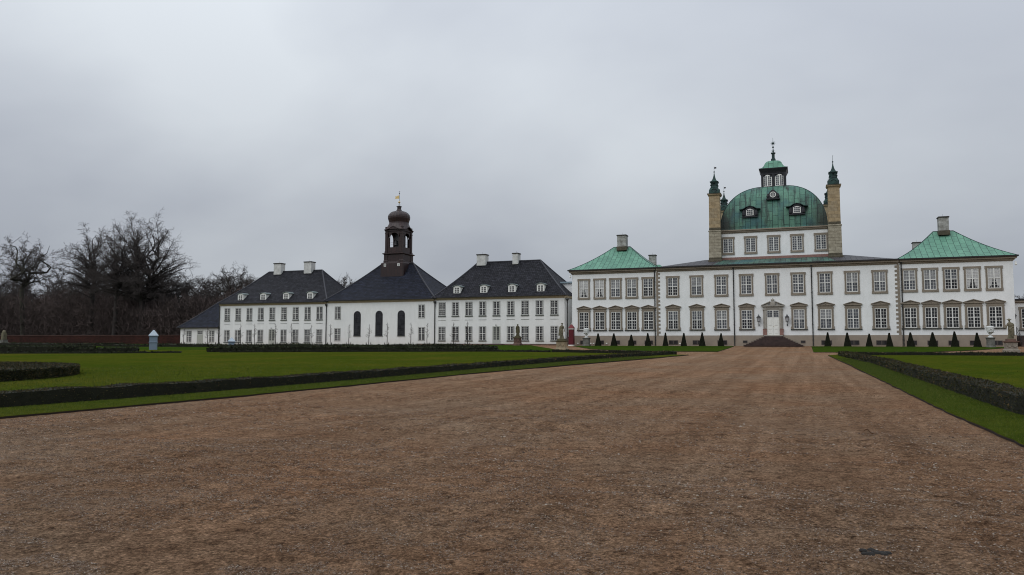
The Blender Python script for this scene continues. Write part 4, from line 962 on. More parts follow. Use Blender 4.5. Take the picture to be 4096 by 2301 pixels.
# ---- low wing at the right edge
wing = thing('low_wing', (22, 101, GB), 'single storey white wing with flat dark cornice at the right edge', 'building')
part('wall', MB().box(21.9, 45, 101, 112, GB, 6.12), 'wing_white', wing)
mb = MB(); mb.box(21.9, 45.05, 100.93, 112, 6.12, 6.25); mb.box(21.9, 45.15, 100.75, 112, 6.25, 6.42); part('cornice', mb, 'cornice', wing)
part('roof', MB().box(21.9, 45.2, 100.68, 112, 6.423, 6.60), 'gutter', wing)
for X in (23.75, 27.2, 30.6, 34):
    kit('window|wing', lambda: (frame_bars(MB(), -.63, .63, .15, 2.35, -.07, .01), 'paint'), [('surround', lambda: (shouldered(MB(), 1.62, -.05, 2.55, 1.26, .15, 2.35, -.10, .02), 'stone')), ('pane', lambda: (MB().box(-.63, .63, -.02, .02, .15, 2.35), 'glass_dark')), ('sill', lambda: (MB().box(-.92, .92, -.15, .02, -.13, -.05), 'sill'))], wing, (X, 101, 3.15))
mb = MB()
for i in range(8): mb.box(22.5+0*i, 26.5, 98.6+.28*i, 100.99, GB+.155*i-.03*(i == 0), GB+.155*(i+1))
part('steps', mb, 'step', wing)
mb = MB()
for X in (22.55, 24.4):
    for i in (0, 3, 7): mb.tube((X, 98.75+.28*i, GB+.155*(i+1)), (X, 98.75+.28*i, GB+.155*(i+1)+.95), .025, .025, 6)
    for dz in (.5, .95): mb.tube((X, 98.75, GB+.155+dz), (X, 100.7, GB+1.24+dz), .022, .022, 6)
part('handrail', mb, 'black', wing)
mb = MB(); mb.tube((22.42, 100.98, 4.4), (22.42, 100.6, 4.5), .03, .03, 6); mb.sqlathe(22.42, 100.55, [(.05, 4.35), (.13, 4.7), (.16, 4.72), (.04, 4.9)]); part('wall_lantern', mb, 'black', wing)

# ================================================================== WHITE WINGS AND CHAPEL
YL = 101.0
def eaves(par, x0, x1, z, mc='ochre', yd=12, z0=None):
    mb = MB(); zz = z
    for pr, h in ((.05, .10), (.14, .10), (.26, .12)): mb.box(x0, x1, YL-pr, YL+.02, zz, zz+h); zz += h
    part('cornice', mb, mc, par)
    part('gutter', MB().box(x0-.05, x1+.05, YL-.46, YL-.30, zz+.002, zz+.10), 'gutter', par)
    return zz
def round_dormer(par, X, yf, z0, w=1.12, h=1.28):
    mb = MB(); mb.prism(arch(X, z0, w, h, .22, 8), yf, yf+1.75); d = part('dormer', mb, 'doorwhite', par)
    mb = MB(); o = arch(X, z0+h-.30, w+.28, .38, .24, 8)[2:]; i = [(a, b-.07) for a, b in o]
    mb.prism(i[::-1]+o if False else [p for p in i][::-1]+[p for p in o], yf-.14, yf+1.95); part('dormer_roof', mb, 'dormer_lead', d)
    mb = MB(); mb.box(X-w/2-.08, X+w/2+.08, yf-.1, yf+.15, z0-.07, z0); part('sill', mb, 'dormer_lead', d)
    mb = MB()
    for s in (-1, 1):
        a, b = sorted((X+s*.045, X+s*.36)); 
        for i in range(2):
            for j in range(3):
                xx = a+.02+(b-a-.02)*i/2; mb.box(xx, xx+.12, yf-.015, yf+.01, z0+.18+j*.27, z0+.18+j*.27+.22)
    part('pane', mb, 'glass_dark', d)
    mb = MB(); mb.prism(arch(X, z0+.1, .84, 1.04, .16, 8), yf-.008, yf); part('window', mb, 'paint', d)
def ledges(par, xs, z):
    mb = MB()
    for x in xs: mb.box(x-.62, x+.62, YL-.035, YL+.01, z, z+.035)
    part('shadow_ledge', mb, 'trim_dark', par)  # thin ledge strips, their dark colour standing in for recess shadow lines
H1 = house_window('glass_dark'); 
def big_wing(name, label, x0, x1, zt, wx, zu, zl, door_x, rx0, rx1, ry, rz, dorm, dz, chim, zledge, doorz):
    t = thing(name, ((x0+x1)/2, YL, GB), label, 'building')
    part('wall', MB().box(x0, x1, YL, YL+11.5, GB-.05, zt+.3), 'wing_white', t)
    z = eaves(t, x0-.0, x1+.0, zt, yd=11.5)
    mb = MB(); rs = box_roof_hip(mb, x0-.40, x1+.40, YL-.42, YL+11.9, z+.03, rx0, rx1, ry, rz, .14); part('roof', mb, 'tile', t)
    mb = MB(); ridges(mb, rs); part('ridge_tiles', mb, 'ridge', t)
    for X in wx: H1(t, (X, YL, zu))
    for X in wx:
        if abs(X-door_x) > .9: H1(t, (X, YL, zl))
    ledges(t, wx, zledge)
    mb = MB(); w = .60; za, zb_ = doorz
    mb.box(door_x-w, door_x-w+.07, YL-.06, YL+.01, za, zb_); mb.box(door_x+w-.07, door_x+w, YL-.06, YL+.01, za, zb_); mb.box(door_x-w+.07, door_x+w-.07, YL-.06, YL+.01, zb_-.09, zb_)
    for s in (-1, 1):
        a, b = sorted((door_x+s*.015, door_x+s*(w-.07))); mb.box(a, b, YL-.035, YL+.01, za, za+.62); mb.box(a, a+.10, YL-.035, YL+.01, za+.62, zb_-.09); mb.box(b-.10, b, YL-.035, YL+.01, za+.62, zb_-.09)
        m_ = (a+b)/2; mb.box(m_-.015, m_+.015, YL-.033, YL+.01, za+.62, zb_-.09)
        for k in range(7): zz = za+.62+k*(zb_-.09-za-.62)/6.0; mb.box(a+.1, b-.1, YL-.032, YL+.01, zz-.015, min(zz+.015, zb_-.091))
    d = part('door', mb, 'greypaint', t); part('pane', MB().box(door_x-w+.08, door_x+w-.08, YL-.012, YL+.005, za+.6, zb_-.1), 'glass_dark', d)
    mb = MB(); mb.tube((door_x, YL-.05, zb_+.16), (door_x, YL-.22, zb_+.2), .02, .02, 6); mb.ball((door_x, YL-.22, zb_+.17), .09, 8); part('door_lamp', mb, 'black', t)
    for X in dorm: round_dormer(t, X, YL+.35, dz)
    for c in chim: chimney(t, c[0], c[1], ry-.7, ry+.5, rz-.55, c[2], 'chimw', base=None)
    return t
B1X = [-89.68, -87.42, -85.12, -82.83, -80.54, -78.24, -75.95, -73.68, -71.42]
B3X = [-49.88, -47.7, -45.54, -43.36, -41.18, -39.0, -36.81, -34.64, -32.45]
b1 = big_wing('white_wing', 'two storey white wing left of the chapel, four dormers, two clean white chimneys', -91.3, -70.12, 7.62, B1X, 5.18, 1.58, -80.54, -86.2, -75.3, 107, 13.72,
         [-87.35, -82.75, -78.2, -73.55], 8.42, [(-84.7, -83.25, 15.15), (-78.5, -77.05, 15.2)], 4.58, (GB+.02, 3.70))
b3 = big_wing('white_wing', 'two storey white wing between the chapel and the palace, with stained chimneys', -51.1, -30.95, 7.82, B3X, 5.48, 1.87, -41.18, -46.4, -36.3, 106.3, 13.85,
         [-47.65, -43.35, -38.95, -34.6], 8.72, [(-46.35, -44.9, 15.05), (-40.5, -39.65, 15.02)], 4.86, (1.36, 3.92))
part('foundation', MB().box(-54, -30.9, YL-.06, YL+.3, GB-.1, 1.42), 'found', b3)
mb = MB(); mb.box(-42.6, -39.9, YL-1.1, YL-.065, GB-.05, GB+.10); mb.box(-42.2, -40.2, YL-.7, YL-.066, GB+.1, 1.36); part('steps', mb, 'step', b3)
part('side_wall', MB().box(-30.955, -30.8, YL+.25, YL+11, 1.42, 7.8), 'wing_white', b3)
mb = MB(); mb.box(-30.96, -30.62, YL-.2, YL+11.6, 7.84, 8.14); part('cornice', mb, 'ochre', b3)
downpipe(b3, -30.52, YL-.08, GB, 7.7); downpipe(b3, -51.05, YL-.12, GB, 7.7)
downpipe(b1, -70.1, YL-.12, GB, 7.6); downpipe(b1, -91.25, YL-.1, GB, 7.6, False)
# link block with pale blue roof and the dark stair in the alley
lk = thing('link_passage', (-30, 106, GB), 'small white link block with pale blue metal roof squeezed beside the palace', 'building')
part('wall', MB().box(-34.0, -29.0, 105.5, 109, GB, 10.2), 'white', lk); part('roof', MB().box(-34.2, -28.99, 105.2, 109.2, 10.2, 10.42), 'link_roof', lk)
mb = MB()
for i in range(7): mb.box(-30.55, -29.08, 98.9+.3*i, 105.4, GB+.17*i-.02*(i == 0), GB+.17*(i+1))
part('steps', mb, 'step', lk)

# annex
an = thing('gate_house', (-95.5, YL, GB), 'small single storey white annex with half-hipped black roof at the far left', 'building')
part('wall', MB().box(-99.65, -91.32, YL, YL+9, GB-.05, 4.0), 'wing_white', an)
mb = MB(); mb.box(-99.75, -91.33, YL-.1, YL+9.1, 3.92, 4.05); part('cornice', mb, 'greypaint', an)
mb = MB()
def mirrored():
    ex0, ex1, ey0, ey1 = -100.1, -91.3, YL-.42, YL+9.4; rz_, ry_ = 8.6, 105.3; rx = -95.4; n = 8; l = 0; rs = []
    for i in range(n+1):
        t = i/n; z = 4.05+(rz_-4.05)*(.88*t+.12*t*t); rs.append([(ex0+(rx-ex0)*t, ey0+(ry_-ey0)*t, z), (ex1, ey0+(ry_-ey0)*t, z), (ex1, ey1+(ry_-ey1)*t, z), (ex0+(rx-ex0)*t, ey1+(ry_-ey1)*t, z)])
    for a in range(n):
        A, B = rs[a], rs[a+1]; s = math.dist((A[0][1], A[0][2]), (B[0][1], B[0][2]))
        mb.face([A[0], A[1], B[1], B[0]], [(A[0][0], l), (A[1][0], l), (B[1][0], l+s), (B[0][0], l+s)])
        mb.face([A[2], A[3], B[3], B[2]], [(A[2][0], l), (A[3][0], l), (B[3][0], l+s), (B[2][0], l+s)])
        mb.face([A[3], A[0], B[0], B[3]], [(A[3][1], l), (A[0][1], l), (B[0][1], l+s), (B[3][1], l+s)]); l += s
    mb.face([(ex0, ey0, 4.05), (ex0, ey1, 4.05), (ex1, ey1, 4.05), (ex1, ey0, 4.05)])
    return rs
rs = mirrored(); part('roof', mb, 'tile_blue', an)
mb = MB()
for a in range(8): mb.tube(rs[a][0], rs[a+1][0], .1, .1, 6)
part('ridge_tiles', mb, 'ridge', an); part('gutter', MB().box(-100.1, -91.35, YL-.5, YL-.38, 4.0, 4.1), 'gutter', an)
house_window('glass_dark', 1.08, 2.0, False)(an, (-97.75, YL, 1.56)); house_window('glass_dark', 1.08, 2.0, False)(an, (-92.85, YL, 1.56))
mb = MB(); mb.box(-95.9, -94.78, YL-.03, YL+.01, GB, 2.78); mb.box(-95.98, -95.9, YL-.05, YL+.01, GB, 3.58); mb.box(-94.78, -94.70, YL-.05, YL+.01, GB, 3.58); mb.box(-95.9, -94.78, YL-.05, YL+.01, 2.78, 2.86); mb.box(-95.9, -94.78, YL-.05, YL+.01, 3.5, 3.58)
for k in range(6): mb.box(-95.85+.18*k, -95.83+.18*k, YL-.036, YL-.03, GB+.1, 2.7)
d = part('door', mb, 'greypaint', an); mb = MB(); frame_bars(mb, -95.9, -94.78, 2.86, 3.5, YL-.04, YL+.01, trans=0, rows=2, fr_=.05, mull=.08); f_ = part('fanlight', mb, 'paint', d); part('pane', MB().box(-95.88, -94.8, YL-.012, YL+.005, 2.88, 3.48), 'glass_dark', f_)
mb = MB(); mb.ball((-95.28, YL-.06, 1.95), .05, 8); part('handle', mb, 'black', d)

# chapel
ch = thing('chapel', (-60.6, YL, GB), 'white chapel with steep black tiled roof, arched windows and brown copper bell tower', 'chapel')
part('wall', MB().box(-70.11, -51.11, YL-.02, YL+12.5, GB-.05, 7.9), 'wing_white', ch)
mb = MB(); zz = 7.72
for pr, h in ((.05, .10), (.14, .10), (.26, .12)): mb.box(-70.09, -51.13, YL-pr-.02, YL+.02, zz, zz+h); zz += h
part('cornice', mb, 'ochre', ch); part('gutter', MB().box(-70.1, -51.1, YL-.46, YL-.30, zz+.004, zz+.10), 'gutter', ch)
mb = MB(); rs = box_roof_hip(mb, -70.55, -50.75, YL-.42, YL+12.9, zz+.04, -63.9, -58.1, 107.1, 14.25, .16); part('roof', mb, 'tile_blue', ch)
mb = MB(); ridges(mb, rs); part('ridge_tiles', mb, 'ridge', ch)
CW = house_window('glass_dark', 1.10, 2.02, False)
for X, z in ((-68.0, 5.17), (-68.03, 1.77), (-53.27, 5.23), (-53.25, 1.86)): CW(ch, (X, YL-.02, z))
for X in (-64.45, -60.57, -56.72):
    def aw():
        mb = MB(); w, h = 1.24, 3.82; n = 12
        pts = lambda w, zb, zt: [(-w/2, zb), (w/2, zb)]+[(w/2*math.cos(math.pi*i/n), zt-w/2+w/2*math.sin(math.pi*i/n)) for i in range(n+1)]
        a, b = pts(w, 0, h), pts(w-.12, .06, h-.06)
        for i in range(len(a)):
            j = (i+1) % len(a); mb.prism([a[i], a[j], b[j], b[i]], -.05, .01)
        for x in (-.30, 0, .30): mb.box(x-.014, x+.014, -.035, 0, .06, h-.1-abs(x)*.5)
        for k in range(1, 12): z = k*h/12; ww = w/2-.06 if z < h-w/2 else math.sqrt(max(0, (w/2-.06)**2-(z-h+w/2)**2)); mb.box(-ww, ww, -.032, -.004, z-.014, z+.014)
        return mb, 'black'
    def ap():
        mb = MB(); n = 12; w, h = 1.2, 3.80
        mb.prism([(-w/2, .02), (w/2, .02)]+[(w/2*math.cos(math.pi*i/n), h-w/2+w/2*math.sin(math.pi*i/n)) for i in range(n+1)], -.02, .01); return mb, 'glass_dark'
    def asill(): return MB().box(-.68, .68, -.12, .01, -.08, 0), 'sill'
    kit('arched_window', aw, [('pane', ap), ('sill', asill)], ch, (X, YL-.02, 2.61))
# bell tower
TX, TY = -60.75, 107.05
def partT(name, mb, m, parent, label=None):
    mb.v = [(TX+(x-TX)*1.065, TY+(y-TY)*1.065, z) for x, y, z in mb.v]; return part(name, mb, m, parent, label)
mb = MB(); mb.sqlathe(TX, TY, [(1.95, 11.6), (1.92, 14.15), (1.80, 14.3)]); mb.sqlathe(TX, TY, [(1.66, 14.25), (1.62, 14.5), (1.56, 14.55), (1.56, 15.62)])
for sx in (-1, 1):
    for sy in (-1, 1): mb.sqlathe(TX+sx*1.30, TY+sy*1.30, [(.36, 14.25), (.36, 14.62), (.31, 14.72), (.31, 15.62)])
mb.sqlathe(TX, TY, [(1.62, 15.60), (1.80, 15.70), (1.80, 15.80), (1.60, 15.88)])
bt = partT('bell_tower', mb, 'tower_cu', ch)
for X in (-61.95, -59.65):
    mb = MB(); yy = TY-1.945; zz = 13.65
    mb.box(X-.19, X-.11, yy-.03, yy+.03, zz, zz+.44); mb.box(X+.11, X+.19, yy-.03, yy+.03, zz, zz+.44); mb.box(X-.11, X+.11, yy-.03, yy+.03, zz, zz+.07); mb.box(X-.11, X+.11, yy-.03, yy+.03, zz+.37, zz+.44); mb.box(X-.015, X+.015, yy-.03, yy+.03, zz+.07, zz+.37); mb.box(X-.11, X+.11, yy-.026, yy+.02, zz+.2, zz+.23)
    wo = partT('window', mb, 'paint', bt); partT('pane', MB().box(X-.15, X+.15, yy-.006, yy+.02, zz+.04, zz+.4), 'glass_dark', wo)
mb = MB(); hb = 1.50; pw = .42; zb, zt, zs_ = 15.85, 19.45, 18.35
for sx in (-1, 1):
    for sy in (-1, 1):
        x, y = TX+sx*(hb-pw/2), TY+sy*(hb-pw/2); mb.box(x-pw/2, x+pw/2, y-pw/2, y+pw/2, zb, zt)
        mb.box(x+sx*.01-pw*.62 if sx < 0 else x-pw*.55, x+pw*.55 if sx < 0 else x+pw*.62, y-pw*.6, y+pw*.6, zb, zb+.28)
        mb.box(x-pw*.58, x+pw*.58, y-pw*.58, y+pw*.58, 18.95, 19.08)
for k in range(4):
    c_, s_ = [(0, -1), (1, 0), (0, 1), (-1, 0)][k]
    def Q(u, d, z): return (TX+c_*d-s_*u, TY+s_*d+c_*u, z)
    iw = hb-pw; th = .20
    def slab(pts):
        f = [Q(u, hb-.06, z) for u, z in pts]; b = [Q(u, hb-.06-th, z) for u, z in pts]; mb.face(f); mb.face(b[::-1])
        for i in range(len(pts)): j = (i+1) % len(pts); mb.face([f[i], b[i], b[j], f[j]])
    slab([(-iw, zb), (iw, zb), (iw, 16.78), (-iw, 16.78)])
    # inner jambs narrowing the opening and arch
    ow = iw-.30
    for s in (-1, 1):
        a, b = sorted((s*ow, s*iw)); slab([(a, 16.78), (b, 16.78), (b, zs_), (a, zs_)])
    n = 8
    for i in range(n):
        a0, a1 = math.pi*i/n, math.pi*(i+1)/n
        u0, u1 = ow*math.cos(a0), ow*math.cos(a1); z0, z1 = zs_+ow*math.sin(a0), zs_+ow*math.sin(a1)
        slab([(u1, z1), (u0, z0), (u0 if i else iw, 19.46+.42*math.exp(-(u0/.55)**2)), (u1 if i < n-1 else -iw, 19.46+.42*math.exp(-(u1/.55)**2))])
mb.box(TX-1.56, TX+1.56, TY-1.56, TY+1.56, 19.40, 19.56); mb.box(TX-1.50, TX+1.50, TY-1.50, TY+1.50, 19.56, 20.1)
partT('bell_stage', mb, 'tower_cu', bt)
mb = MB(); mb.box(TX-.35, TX+.75, TY-.55, TY+.75, 15.85, 19.4); mb.lathe(TX-.1, TY-.6, [(.34, 17.2), (.28, 17.4), (.2, 17.9), (.05, 18.0)], 12); partT('bell_housing', mb, 'black', bt)
mb = MB()
for k, z in enumerate((17.5, 17.75)): mb.tube((TX-1.4, TY, z), (TX+1.4, TY+.3*k, z-.15), .02, .02, 4); mb.tube((TX, TY-1.4, z), (TX, TY+1.4, z+.1), .02, .02, 4)
partT('tie_rod', mb, 'black', bt)
# bell-shaped roof with swept eaves
mb = MB(); mb.smooth = True; n = 48
stages = [(1.74, 19.62, 9, .50), (1.66, 19.70, 8, .50), (1.60, 19.95, 5, .38), (1.52, 20.3, 3.2, .2), (1.46, 20.65, 2.4, .06), (1.46, 20.9, 2.1, 0), (1.54, 21.2, 2, 0), (1.64, 21.55, 2, 0), (1.66, 21.85, 2, 0), (1.58, 22.15, 2, 0), (1.38, 22.42, 2, 0), (1.08, 22.63, 2, 0), (.7, 22.76, 2, 0), (.38, 22.82, 2, 0)]
rings = []
for (r, z, e, lift) in stages:
    ring = []
    for i in range(n):
        t = 2*math.pi*i/n; c_, s_ = math.cos(t), math.sin(t); k = r/((abs(c_)**e+abs(s_)**e)**(1/e))
        k *= 1+(.012*abs(math.cos(12*t)) if e == 2 else 0)
        u = min(abs(c_), abs(s_))/max(abs(c_), abs(s_)); ring.append((TX+k*c_, TY+k*s_, z+lift*math.exp(-(u/.38)**2)))
    rings.append(ring)
for a in range(len(rings)-1):
    for i in range(n): j = (i+1) % n; mb.face([rings[a][i], rings[a][j], rings[a+1][j], rings[a+1][i]], [(i*.25, a*.3), ((i+1)*.25, a*.3), ((i+1)*.25, (a+1)*.3), (i*.25, (a+1)*.3)])
mb.smooth = False
mb.face([(TX+.0+p[0]-TX, p[1], p[2]-.0) for p in rings[0]][::-1])
on = partT('onion_roof', mb, 'onion', bt)
mb = MB()
for i in range(24):       # ribs
    t = 2*math.pi*i/24
    for a in range(5, len(stages)-1):
        r0, z0 = stages[a][0], stages[a][1]; r1, z1 = stages[a+1][0], stages[a+1][1]
        mb.tube((TX+(r0+.01)*math.cos(t), TY+(r0+.01)*math.sin(t), z0), (TX+(r1+.01)*math.cos(t), TY+(r1+.01)*math.sin(t), z1), .022, .022, 4, caps=False)
partT('rib', mb, 'black', on)
mb = MB()
for i in range(n):
    j = (i+1) % n; mb.tube(rings[0][i], rings[0][j], .06, .06, 5, caps=False)
partT('eave_moulding', mb, 'tower_cu', on)
mb = MB(); mb.sqlathe(TX, TY, [(.36, 22.78), (.30, 22.95), (.22, 23.15), (.22, 23.45), (.31, 23.55), (.31, 23.62)]); partT('neck', mb, 'tower_cu', on)
mb = MB(); mb.tube((TX, TY, 23.6), (TX, TY, 26.15), .03, .02, 6); mb.tube((TX-.16, TY, 26.0), (TX+.16, TY, 26.0), .018, .018, 5); mb.ball((TX, TY, 25.72), .09, 8)
for s in (-1, 1):
    for a in range(6): t0, t1 = a*.6, (a+1)*.6; mb.tube((TX+s*(.06+.10*math.sin(t0)), TY, 23.65+a*.07), (TX+s*(.06+.10*math.sin(t1)), TY, 23.65+(a+1)*.07), .012, .012, 4)
partT('vane_rod', mb, 'black', bt)
partT('gilt_ball', MB().ball((TX, TY, 24.28), .17, 14), 'gold', bt)
mb = MB(); mb.prism([(TX-.04, 24.86), (TX-.04, 25.4), (TX-.30, 25.42), (TX-.38, 25.28), (TX-.78, 25.30), (TX-.62, 25.16), (TX-.70, 25.10), (TX-.62, 25.04), (TX-.82, 24.86), (TX-.4, 24.92)][::-1], TY-.015, TY+.015); partT('weather_vane', mb, 'gold', bt)
downpipe(ch, -51.0, YL-.14, 6.8, 7.7); 

# dark red garden wall
gw = thing('garden_wall', (-135, 112, GB), 'dark red brick garden wall with pale coping left of the white annex', 'wall')
part('wall', MB().box(-215, -99.7, 112, 112.4, GB-.05, 2.86), 'brick', gw); part('coping', MB().box(-215, -99.7, 111.9, 112.5, 2.86, 2.96), 'coping', gw)

# ================================================================== garden furniture
# red sentry box
sx_, sy_ = -28.65, 96.6; zb = zg(sy_)
sb = thing('sentry_box', (sx_, sy_, zb), 'tall narrow dark red sentry box with pointed roof at the palace corner', 'sentry box')
mb = MB(); mb.sqlathe(sx_, sy_, [(.33, zb+.12), (.31, zb+2.16)], cap=True); part('body', mb, 'red', sb)
mb = MB(); mb.sqlathe(sx_, sy_, [(.36, zb-.02), (.36, zb+.12)]); part('base', mb, 'doorwhite', sb)
mb = MB(); mb.sqlathe(sx_, sy_, [(.335, zb+2.16), (.345, zb+2.21)]); mb.sqlathe(sx_, sy_, [(.35, zb+2.25), (.36, zb+2.30)]); part('band', mb, 'doorwhite', sb)
mb = MB(); mb.sqlathe(sx_, sy_, [(.33, zb+2.21), (.33, zb+2.25)]); mb.sqlathe(sx_, sy_, [(.37, zb+2.30), (.34, zb+2.38), (.07, zb+2.82)]); part('roof', mb, 'redroof', sb)
mb = MB(); mb.lathe(sx_, sy_, [(.05, zb+2.81), (.06, zb+2.86), (.025, zb+2.9), (.035, zb+2.95), (.004, zb+3.05)], 8); part('finial', mb, 'doorwhite', sb)
# boarded statue covers
def cover(cx, cy, z0, h, w, label, ribs, rz, slope):
    t = thing('statue_cover', (cx, cy, z0), label, 'winter cover'); mb = MB(); b = w/2
    mb.sqlathe(cx, cy, [(b, z0-.05), (b, z0+h-.01)])
    for r in ribs: mb.sqlathe(cx, cy, [(b+.0, z0+r-.03), (b+.07, z0+r), (b+.07, z0+r+.06), (b, z0+r+.1)])
    mb.sqlathe(cx, cy, [(b+.01, z0+h-.16), (b+.08, z0+h-.04), (b+.08, z0+h)]); part('body', mb, 'cover', t)
    mb = MB(); rw = b+.12; mb.sqlathe(cx, cy, [(rw, z0+h+.005), (rw, z0+h+.04), (.08, z0+h+.04+rw*slope), (.02, z0+h+.07+rw*slope)]); part('roof', mb, 'cover_roof', t)
    t.rotation_euler = (0, 0, rz)
cover(-75.2, 71.9, zg(71.9), 1.75, .86, 'tall blue-grey wooden box with pyramid roof before the red wall', [.92], R(42), 1.2)
cover(-76.0, 86.6, zg(86.6)-.05, .80, .82, 'short blue-grey wooden box with pyramid roof before the white wing', [], R(40), 1.0)

def voxel(o, size, smooth=2, disp=0):
    md = o.modifiers.new('remesh', 'REMESH'); md.mode = 'VOXEL'; md.voxel_size = size; md.use_smooth_shade = True
    if smooth: s = o.modifiers.new('smooth', 'SMOOTH'); s.factor = .5; s.iterations = smooth
def garlands(mb, w, zt, zb_, y, cx):
    for c in (-w*.45, w*.45):
        n = 10
        for i in range(n):
            t0, t1 = i/n, (i+1)/n
            f = lambda t: (cx+c+(t-.5)*w*.82, y, zt-(zt-zb_)*(1-(2*t-1)**2)); mb.tube(f(t0), f(t1), .05, .05, 6, caps=False)
        for s in (-.5, .5): mb.ball((cx+c+s*w*.82, y, zt), .07, 6); mb.tube((cx+c+s*w*.82, y, zt), (cx+c+s*w*.82, y, zt-.22), .035, .03, 6)
def pedestal(t, cx, cy, z0, h, w, m, mcap):
    mb = MB(); b = w/2
    mb.sqlathe(cx, cy, [(b+.12, z0-.03), (b+.12, z0+.22), (b+.04, z0+.30), (b, z0+.34), (b, z0+h-.12)]); garlands(mb, w*.52, z0+h-.22, z0+h*.48, cy-b-.01, cx); p = part('pedestal', mb, m, t)
    mb = MB(); mb.sqlathe(cx, cy, [(b+.02, z0+h-.12), (b+.10, z0+h-.06), (b+.10, z0+h+.02)]); mb.sqlathe(cx, cy, [(b-.08, z0+h+.02), (b-.10, z0+h+.20)]); part('cap', mb, mcap, p)
    return z0+h+.18
def figure(t, cx, cy, z, H, m, kind):
    """draped standing figure, one surface"""
    mb = MB(); k = H/1.7; L = lambda r, zz: (r*k, z+zz*k)
    sway = {0: .03, 1: -.04, 2: .05}[kind]
    rob = [(.27, 0), (.25, .08), (.215, .3), (.20, .5), (.215, .72), (.225, .86), (.19, 1.0), (.165, 1.1), (.20, 1.26), (.215, 1.36), (.15, 1.44), (.06, 1.49)]
    n = 28; rings = []
    for (r, zz) in rob:
        c_ = cx+sway*k*math.sin(zz*2.4); a_ = .10*max(0, 1-zz/1.25)
        rings.append([(c_+r*k*(1+a_*math.sin(6*th+zz*2.2)+a_*.5*math.sin(11*th))*math.cos(th), cy+.72*r*k*(1+a_*math.sin(6*th+zz*2.2))*math.sin(th), z+zz*k) for th in [2*math.pi*i/n for i in range(n)]])
    for a in range(len(rings)-1):
        for i in range(n): j = (i+1) % n; mb.face([rings[a][i], rings[a][j], rings[a+1][j], rings[a+1][i]])
    mb.face(rings[0][::-1]); mb.face(rings[-1])
    sw = cx+sway*k*math.sin(1.35*2.4)
    P = lambda x, y, zz: (sw+x*k, cy+y*k, z+zz*k)
    mb.tube(P(0, 0, 1.40), P(0, -.01, 1.53), .055*k, .05*k, 10)
    hx = {0: .0, 1: .04, 2: -.04}[kind]
    mb.ball(P(hx, -.02, 1.60), .095*k, 14, .82, .95, 1.15)
    mb.ball(P(hx+(.03 if kind == 1 else 0), -.11, 1.59), .022*k, 6, 1, 1, 1.4); mb.ball(P(hx, -.08, 1.52), .04*k, 8)   # nose, chin
    def arm(a, b, c, r=.06):
        mb.tube(P(*a), P(*b), r*k, r*.8*k, 9); mb.ball(P(*b), r*.82*k, 8); mb.tube(P(*b), P(*c), r*.78*k, r*.5*k, 9)
        mb.ball(P(*c), r*.72*k, 8, 1, .8, 1.1)
        for f in range(4): mb.tube(P(c[0]+(f-1.5)*.018, c[1]-.02, c[2]), P(c[0]+(f-1.5)*.022, c[1]-.05, c[2]-.07), .011*k, .008*k, 5)
    if kind == 0:      # hooded man, both hands on the chest
        mb.ball(P(0, .03, 1.58), .125*k, 12, 1, .9, 1.1); arm((-.19, 0, 1.33), (-.25, -.08, 1.05), (-.05, -.22, 1.10)); arm((.19, 0, 1.33), (.26, -.08, 1.07), (.10, -.22, 1.02))
        for s in (-1, 1): mb.tube(P(s*.20, .05, 1.32), P(s*.25, .04, .45), .09*k, .07*k, 8)
        mb.ball(P(.22, -.05, .14), .13*k, 8); mb.ball(P(.26, -.1, .32), .08*k, 8)
    elif kind == 1:    # woman with cap and long cloak, one arm hanging
        mb.ball(P(.03, .0, 1.69), .12*k, 12, 1.25, 1.0, .42); mb.ball(P(.0, .05, 1.66), .085*k, 10)
        arm((.18, 0, 1.33), (.26, -.02, 1.05), (.33, -.06, .82)); arm((-.18, 0, 1.33), (-.22, -.1, 1.08), (.0, -.2, .98))
        mb.tube(P(-.20, .06, 1.36), P(-.30, .05, .35), .10*k, .12*k, 8); mb.tube(P(-.05, -.18, .95), P(.05, -.17, .35), .07*k, .05*k, 8); mb.tube(P(-.12, -.14, .85), P(.12, -.16, .62), .06*k, .06*k, 8)
        for s in (-.15, .1): mb.tube(P(s, -.12, .02), P(s+.03, -.2, .02), .045*k, .035*k, 6)
    else:              # cloaked figure with broad hat, bent arm
        mb.ball(P(-.05, -.02, 1.70), .17*k, 12, 1.2, 1.0, .28); mb.ball(P(-.04, .0, 1.72), .09*k, 10)
        arm((-.18, 0, 1.33), (-.28, -.08, 1.06), (-.33, -.18, .90)); arm((.19, 0, 1.33), (.27, -.06, 1.10), (.05, -.22, 1.0))
        mb.ball(P(.08, .03, 1.22), .24*k, 12, 1.1, .85, .95); mb.tube(P(.2, .05, 1.2), P(.24, .05, .3), .13*k, .10*k, 8); mb.tube(P(-.05, -.15, .9), P(.16, -.17, .15), .08*k, .05*k, 8)
    o = part('figure', mb, m, t); voxel(o, .022, 2)
def statue(cx, cy, z0, label, ph, pw, fh, m, mp_, mc, kind):
    t = thing('statue', (cx, cy, z0), label, 'statue'); z = pedestal(t, cx, cy, z0, ph, pw, mp_, mc); figure(t, cx, cy, z, fh, m, kind)
statue(-36.2, 96.4, zg(96.4), 'dark stone hooded figure on a reddish garlanded pedestal before the white wing', 1.12, .82, 1.62, 'statue_dark', 'ped_red', 'statue_dark', 0)
statue(-24.1, 77.6, zg(77.6), 'stone cloaked woman on a tan garlanded pedestal left of the red sentry box', 1.08, .95, 1.66, 'statue', 'ped_tan', 'statue_dark', 1)
statue(17.05, 78.3, zg(78.3), 'weathered figure in a broad hat on a pale garlanded pedestal at the right edge', 1.02, .86, 1.72, 'statue', 'ped_pale', 'ped_red', 2)
